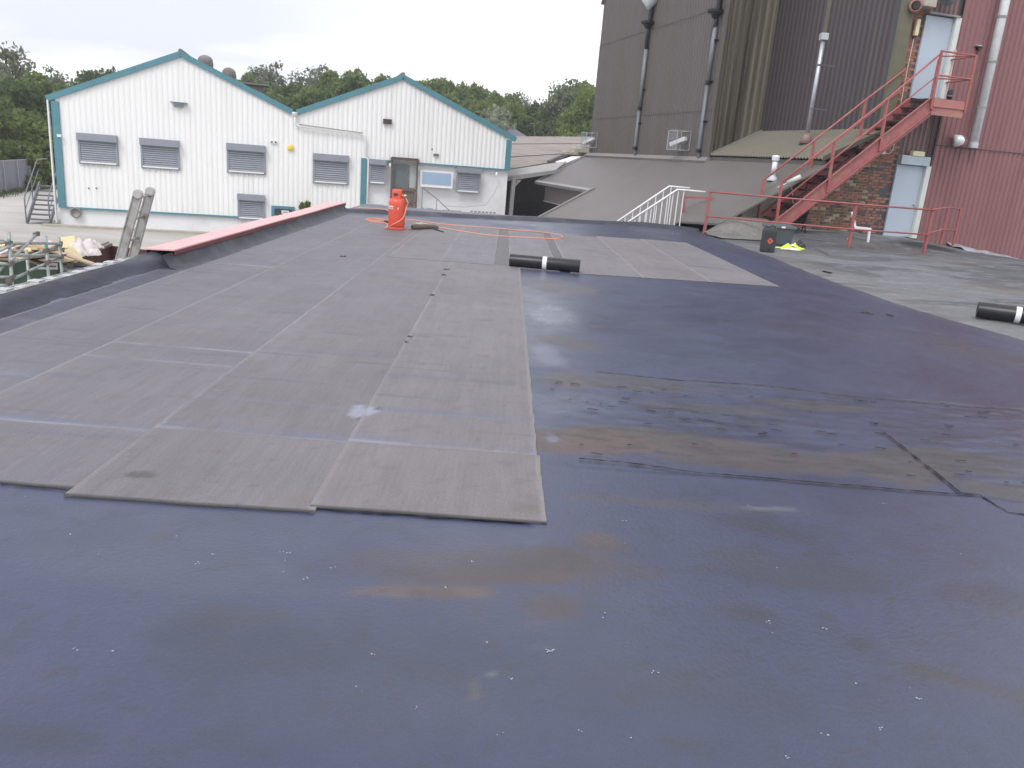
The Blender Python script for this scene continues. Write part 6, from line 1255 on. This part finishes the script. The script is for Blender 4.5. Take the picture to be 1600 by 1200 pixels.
def tree_proto(seed, h, spread, nlobe, nleaf, m, leaf=.22, sparse=False, base_=.25):
    """unit tree about h tall: returns (crown mesh, trunk mesh)"""
    r = np.random.default_rng(seed); lob = []
    for k in range(nlobe):
        f_ = (k+.5)/nlobe; z = h*(base_+(.97-base_)*f_)-r.uniform(0, .05)*h; rad = spread*(math.sin(math.pi*min(1, .22+.72*f_))**.8)*r.uniform(.35, 1.0); t_ = k*2.4+r.uniform(-.5, .5)
        rr_ = h*r.uniform(.07, .16)*(1 if not sparse else .8); lob.append((rad*math.cos(t_)*.75, rad*math.sin(t_)*.75, z-rr_*.6, rr_*r.uniform(.9, 1.3), rr_*r.uniform(.65, .95)))
    P = []; 
    for (x, y, z, a, b) in lob:
        n = int(nleaf*(a*a)/sum(q[3]**2 for q in lob)); d = r.normal(size=(n, 3)); d /= np.linalg.norm(d, axis=1)[:, None]; rad = r.random(n)**(.33 if not sparse else .6)
        bump = 1+.25*np.sin(d[:, 0]*7+z)+.2*np.sin(d[:, 1]*9+x)
        P.append(np.stack([x+d[:, 0]*rad*a*bump, y+d[:, 1]*rad*a*bump, z+d[:, 2]*rad*b*bump], 1))
    P = np.concatenate(P); n = len(P)
    # twig-clusters: jitter in small groups so gaps open up
    u = r.normal(size=(n, 3)); u /= np.linalg.norm(u, axis=1)[:, None]; w = np.cross(u, r.normal(size=(n, 3))); w /= np.linalg.norm(w, axis=1)[:, None]
    s_ = leaf*(.6+.8*r.random(n))[:, None]; V = np.stack([P-u*s_, P-w*s_*.55, P+u*s_, P+w*s_*.55], 1).reshape(-1, 3).astype(np.float32)
    me = bpy.data.meshes.new('crown'); me.vertices.add(4*n); me.vertices.foreach_set('co', V.ravel()); me.loops.add(4*n); me.loops.foreach_set('vertex_index', np.arange(4*n, dtype=np.int32)); me.polygons.add(n); me.polygons.foreach_set('loop_start', np.arange(0, 4*n, 4, dtype=np.int32)); me.polygons.foreach_set('loop_total', np.full(n, 4, dtype=np.int32)); me.update(); me.validate()
    A = me.attributes.new('leaf', 'FLOAT', 'FACE'); lob_t = fbm(P[:, 0]*.9+seed, P[:, 2]*.9, 700+seed, 2); A.data.foreach_set('value', np.clip(.7*r.random(n)+.9*(lob_t-.35), 0, 1).astype(np.float32)); me.materials.append(m)
    mb = MB(); hh = h*(.85 if sparse else .6); rb_ = .035*h*.6
    mb.path([(0, 0, -.5), (.02*h, .01*h, hh*.3), (-.01*h, 0, hh*.65), (.01*h, 0, hh)], [rb_, rb_*.75, rb_*.5, rb_*.12], 8)
    for (x, y, z, a, b) in lob: z0_ = max(.15*h, z-.32*h*r.uniform(.6, 1.1)); mb.path([(0, 0, min(z0_, hh*.9)), (x*.45, y*.45, (z0_+z)/2+.02*h), (x, y, z+b*.3)], [rb_*.35, rb_*.22, rb_*.06], 5)
    if sparse:
        for k in range(60): q = P[r.integers(n)]; c = lob[r.integers(len(lob))]; mb.path([(c[0]*.7, c[1]*.7, c[2]-.3), tuple(q)], [.03, .008], 3, False)
    tm = bpy.data.meshes.new('trunk'); tm.from_pydata(mb.v, [], mb.f); tm.materials.append(MT['bark']); return me, tm, h
print('protos')
PR = {'d0': tree_proto(1, 10, 3.6, 26, 15000, LM[0]), 'd1': tree_proto(2, 10, 3.2, 24, 14000, LM[1]), 'd2': tree_proto(3, 10, 4.0, 28, 15000, LM[1]), 'd3': tree_proto(4, 10, 3.2, 22, 14000, LM[0], base_=.12),
      'b0': tree_proto(5, 10, 3.4, 24, 14000, LM[2], .20), 's0': tree_proto(6, 10, 3.0, 26, 3600, LM[4], .17, True, .3), 's1': tree_proto(7, 10, 2.4, 22, 2800, LM[4], .16, True, .4), 'w0': tree_proto(8, 10, 3.0, 20, 12000, LM[3], .20, base_=.1),
      'u0': tree_proto(9, 5, 2.6, 16, 9000, LM[1], .17, base_=.05), 'u1': tree_proto(10, 5, 2.4, 14, 8000, LM[2], .16, base_=.05)}
KN = {'d': 'dense dark green', 'b': 'bright green', 's': 'thin half-bare grey-green', 'w': 'pale silvery', 'u': 'low bushy green'}
trees = [
 # px, top py, Y, kind, label, width factor
 (14, 66, 60, 's1', 'tall thin half-bare tree at the far left edge, highest of its clump', .9),
 (-12, 95, 56, 's0', 'thin half-bare tree cut by the left edge of the picture', 1),
 (40, 92, 62, 's0', 'thin tree behind the dense one left of the white building', .8),
 (58, 108, 58, 'd1', 'dense green tree left of the white building, middle of its clump', 1), (16, 118, 55, 'd0', 'dark dense tree at the left edge above the grey fence', 1.1), (85, 102, 66, 's0', 'thin half-bare tree rising just left of the teal corner', 1),
 (-30, 130, 50, 'd2', 'broad green tree partly outside the left edge', 1.1), (98, 128, 64, 'd1', 'dense tree just above the left eaves of the white building', .9), (70, 150, 56, 'd3', 'low dense tree behind the grey fence', 1), (30, 165, 53, 'd1', 'mid green tree directly behind the grey fence', 1.1),
 (-5, 185, 50, 'b0', 'bright green tree low at the left edge', 1), (60, 195, 52, 'b0', 'bright bushy tree behind the fence near the corner', 1), (88, 205, 55, 'd3', 'dark tree squeezed between fence and white building', .9), (20, 215, 49, 'u0', 'low bush behind the left end of the fence', 1), (50, 222, 50, 'u1', 'light green bush behind the fence', 1), (80, 228, 52, 'u0', 'green bush behind the fence next to the steps', 1),
 (150, 104, 80, 'd0', 'small round dark tree top above the left roof slope', .8), (178, 106, 84, 'd3', 'small tree top next to the round one above the left roof slope', .7), (128, 122, 78, 'd0', 'dark tree just showing over the left eaves', .7),
 (386, 110, 84, 'd1', 'small rounded tree beside the roof ventilator', .7), (402, 100, 88, 's1', 'thin tree just left of the tall twiggy one in the valley', .8), (426, 93, 80, 's0', 'tallest twiggy tree above the roof valley', 1), (415, 130, 76, 'd1', 'dense tree at the foot of the twiggy one', 1), (450, 128, 78, 'd3', 'dark tree in the middle of the roof valley', .9), (445, 150, 72, 'd0', 'low dark tree filling the roof valley', 1), (480, 103, 86, 's0', 'half-bare tree right of the valley centre', 1.1), (500, 98, 84, 's0', 'wide half-bare tree behind the right gable slope', 1), (522, 106, 82, 'd1', 'green tree mingled with the half-bare ones', .9), (482, 132, 76, 'd1', 'dense tree below the half-bare ones', 1), (512, 138, 74, 'd3', 'dark tree just above the teal slope of the right gable', 1), (548, 106, 80, 'd2', 'rounded green tree left of the right gable apex', .8), (566, 120, 84, 'd0', 'dark tree peeping between rounded tree and gable', .8), (600, 113, 90, 'd1', 'tree tops just over the left slope of the right gable', .9), (575, 128, 78, 'd1', 'tree just over the slope left of the apex', .8),
 (655, 121, 92, 'd1', 'tree top directly right of the gable apex', .9), (678, 119, 94, 'd2', 'broad tree right of the apex on the wooded skyline', 1), (704, 122, 93, 'd1', 'second broad tree on the wooded skyline', 1), (728, 127, 94, 'd0', 'darker tree on the wooded skyline', .9), (750, 131, 90, 'd2', 'rounded tree where the skyline begins to fall', .9), (772, 138, 92, 'd1', 'green tree on the falling skyline', .9), (795, 143, 96, 'd2', 'tree on the falling skyline above the silvery one', 1), (818, 141, 100, 's0', 'thin tree standing up behind the falling skyline', .7),
 (700, 142, 86, 'd1', 'tree in the middle of the wooded slope', 1), (735, 150, 84, 'd1', 'tree in the wooded slope left of the silvery one', 1), (762, 158, 82, 'b0', 'brighter tree in the wooded slope', .9), (806, 160, 84, 'b0', 'bright green tree right of the silvery one', .9), (832, 158, 88, 'd3', 'dark green tree behind the slate house', 1), (785, 163, 76, 'w0', 'pale silvery tree above the slate roof', .9), (770, 178, 74, 'w0', 'lower pale silvery bush by the teal roof edge', .7), (820, 176, 80, 'd0', 'dark tree behind the television aerial', .9), (846, 170, 86, 'd1', 'tree between aerial and chimney', .9), (850, 165, 95, 'd2', 'far tree left of the tall pair beside the tower', 1),
 (888, 120, 84, 's0', 'tall airy tree standing left of the brown tower', 1), (884, 128, 86, 'd1', 'leafy lower half tree beside the tower', .75), (906, 124, 88, 'd2', 'tall full green tree partly behind the tower', .9), (922, 140, 80, 'b0', 'bright green tree touching the tower edge', .9), (900, 162, 82, 'b0', 'bright green tree above the white gable', .9), (872, 175, 84, 'd0', 'dark tree behind the brick chimney', .8), (935, 130, 84, 'd1', 'green tree mostly hidden by the tower', 1)]
def gz(x, y): return ZG+(3.2*min(1, (y-62)/50) if y > 62 else 0)-.1
for i, (px, py, Y, k, lab, wf) in enumerate(trees):
    top = ly(px, py, Y); g_ = gz(top[0], Y); hh = (top[2]-g_)*1.05; cm, tm, h0 = PR[k]; s_ = hh/h0
    nm = {'d': 'broadleaf_tree', 'b': 'broadleaf_tree', 's': 'sparse_tree', 'w': 'silver_tree', 'u': 'bush'}[k[0]]
    t = thing(nm, lab, 'bush' if k[0] == 'u' else 'tree', (top[0], top[1], g_), 'bushes behind the grey fence' if k[0] == 'u' else 'trees beyond the works')
    sw = max(s_*wf*.95, .62); t.scale = (sw, sw, s_*.98); t.rotation_euler = (0, 0, (i*1.37) % 6.28)
    for me_, n_ in ((tm, 'trunk'), (cm, 'crown')): o = bpy.data.objects.new(n_, me_); COL.objects.link(o); o.parent = t
# the mass of woodland further back, where single trees no longer read
rr_ = np.random.default_rng(5); P = []
for k in range(150):
    x = rr_.uniform(-90, 40); y = rr_.uniform(104, 122)+abs(x)*.05; hz = rr_.uniform(4.0, 6.4); n = 260; d = rr_.normal(size=(n, 3)); d /= np.linalg.norm(d, axis=1)[:, None]; rad = rr_.uniform(2.2, 3.6)
    P.append(np.array([x, y, gz(x, y)+hz-rad*.9])+d*rad*(rr_.random((n, 1))**.3)*np.array([1, 1, 1.25]))
P = np.concatenate(P); mb = MB(); U_ = rr_.normal(size=P.shape); U_ /= np.linalg.norm(U_, axis=1)[:, None]; W2 = np.cross(U_, rr_.normal(size=P.shape)); W2 /= np.linalg.norm(W2, axis=1)[:, None]
n = len(P); V = np.stack([P-U_*.34, P-W2*.22, P+U_*.34, P+W2*.22], 1).reshape(-1, 3).astype(np.float32)
me = bpy.data.meshes.new('woodland'); me.vertices.add(4*n); me.vertices.foreach_set('co', V.ravel()); me.loops.add(4*n); me.loops.foreach_set('vertex_index', np.arange(4*n, dtype=np.int32)); me.polygons.add(n); me.polygons.foreach_set('loop_start', np.arange(0, 4*n, 4, dtype=np.int32)); me.polygons.foreach_set('loop_total', np.full(n, 4, dtype=np.int32)); me.update()
A = me.attributes.new('leaf', 'FLOAT', 'FACE'); A.data.foreach_set('value', rr_.random(n).astype(np.float32)); me.materials.append(LM[0])
o = bpy.data.objects.new('woodland', me); COL.objects.link(o); tag(o, 'distant dark green woodland filling the gaps behind the nearer trees', 'woodland', kind='stuff')
# small shrub by the white wall
cm, tm, h0 = PR['u1']; q = B(bp(478, 325)[0], 1.0, ZG); t = thing('shrub', 'small bright green shrub at the foot of the white wall beyond the pink coping', 'shrub', q); t.scale = (.24, .24, .34)
for me_, n_ in ((tm, 'stem'), (cm, 'foliage')): o = bpy.data.objects.new(n_, me_); COL.objects.link(o); o.parent = t

# ================================================================ AIR
mb = MB(); mb.box((-440, -320, ZG-1.2), (440, 440, 14.5))
hz_ = mb.build('haze', MT['void']); hz_.data.materials.clear(); hm = bpy.data.materials.new('haze_air'); hm.use_nodes = True; t = hm.node_tree; t.nodes.clear()
ho_ = t.nodes.new('ShaderNodeOutputMaterial'); pv = t.nodes.new('ShaderNodeVolumePrincipled'); pv.inputs['Color'].default_value = (.93, .95, 1, 1); pv.inputs['Density'].default_value = .0011; pv.inputs['Anisotropy'].default_value = .2
t.links.new(pv.outputs[0], ho_.inputs['Volume']); hz_.data.materials.append(hm); hz_['kind'] = 'stuff'; hz_['label'] = 'thin pale summer haze lying over the yard and the trees'
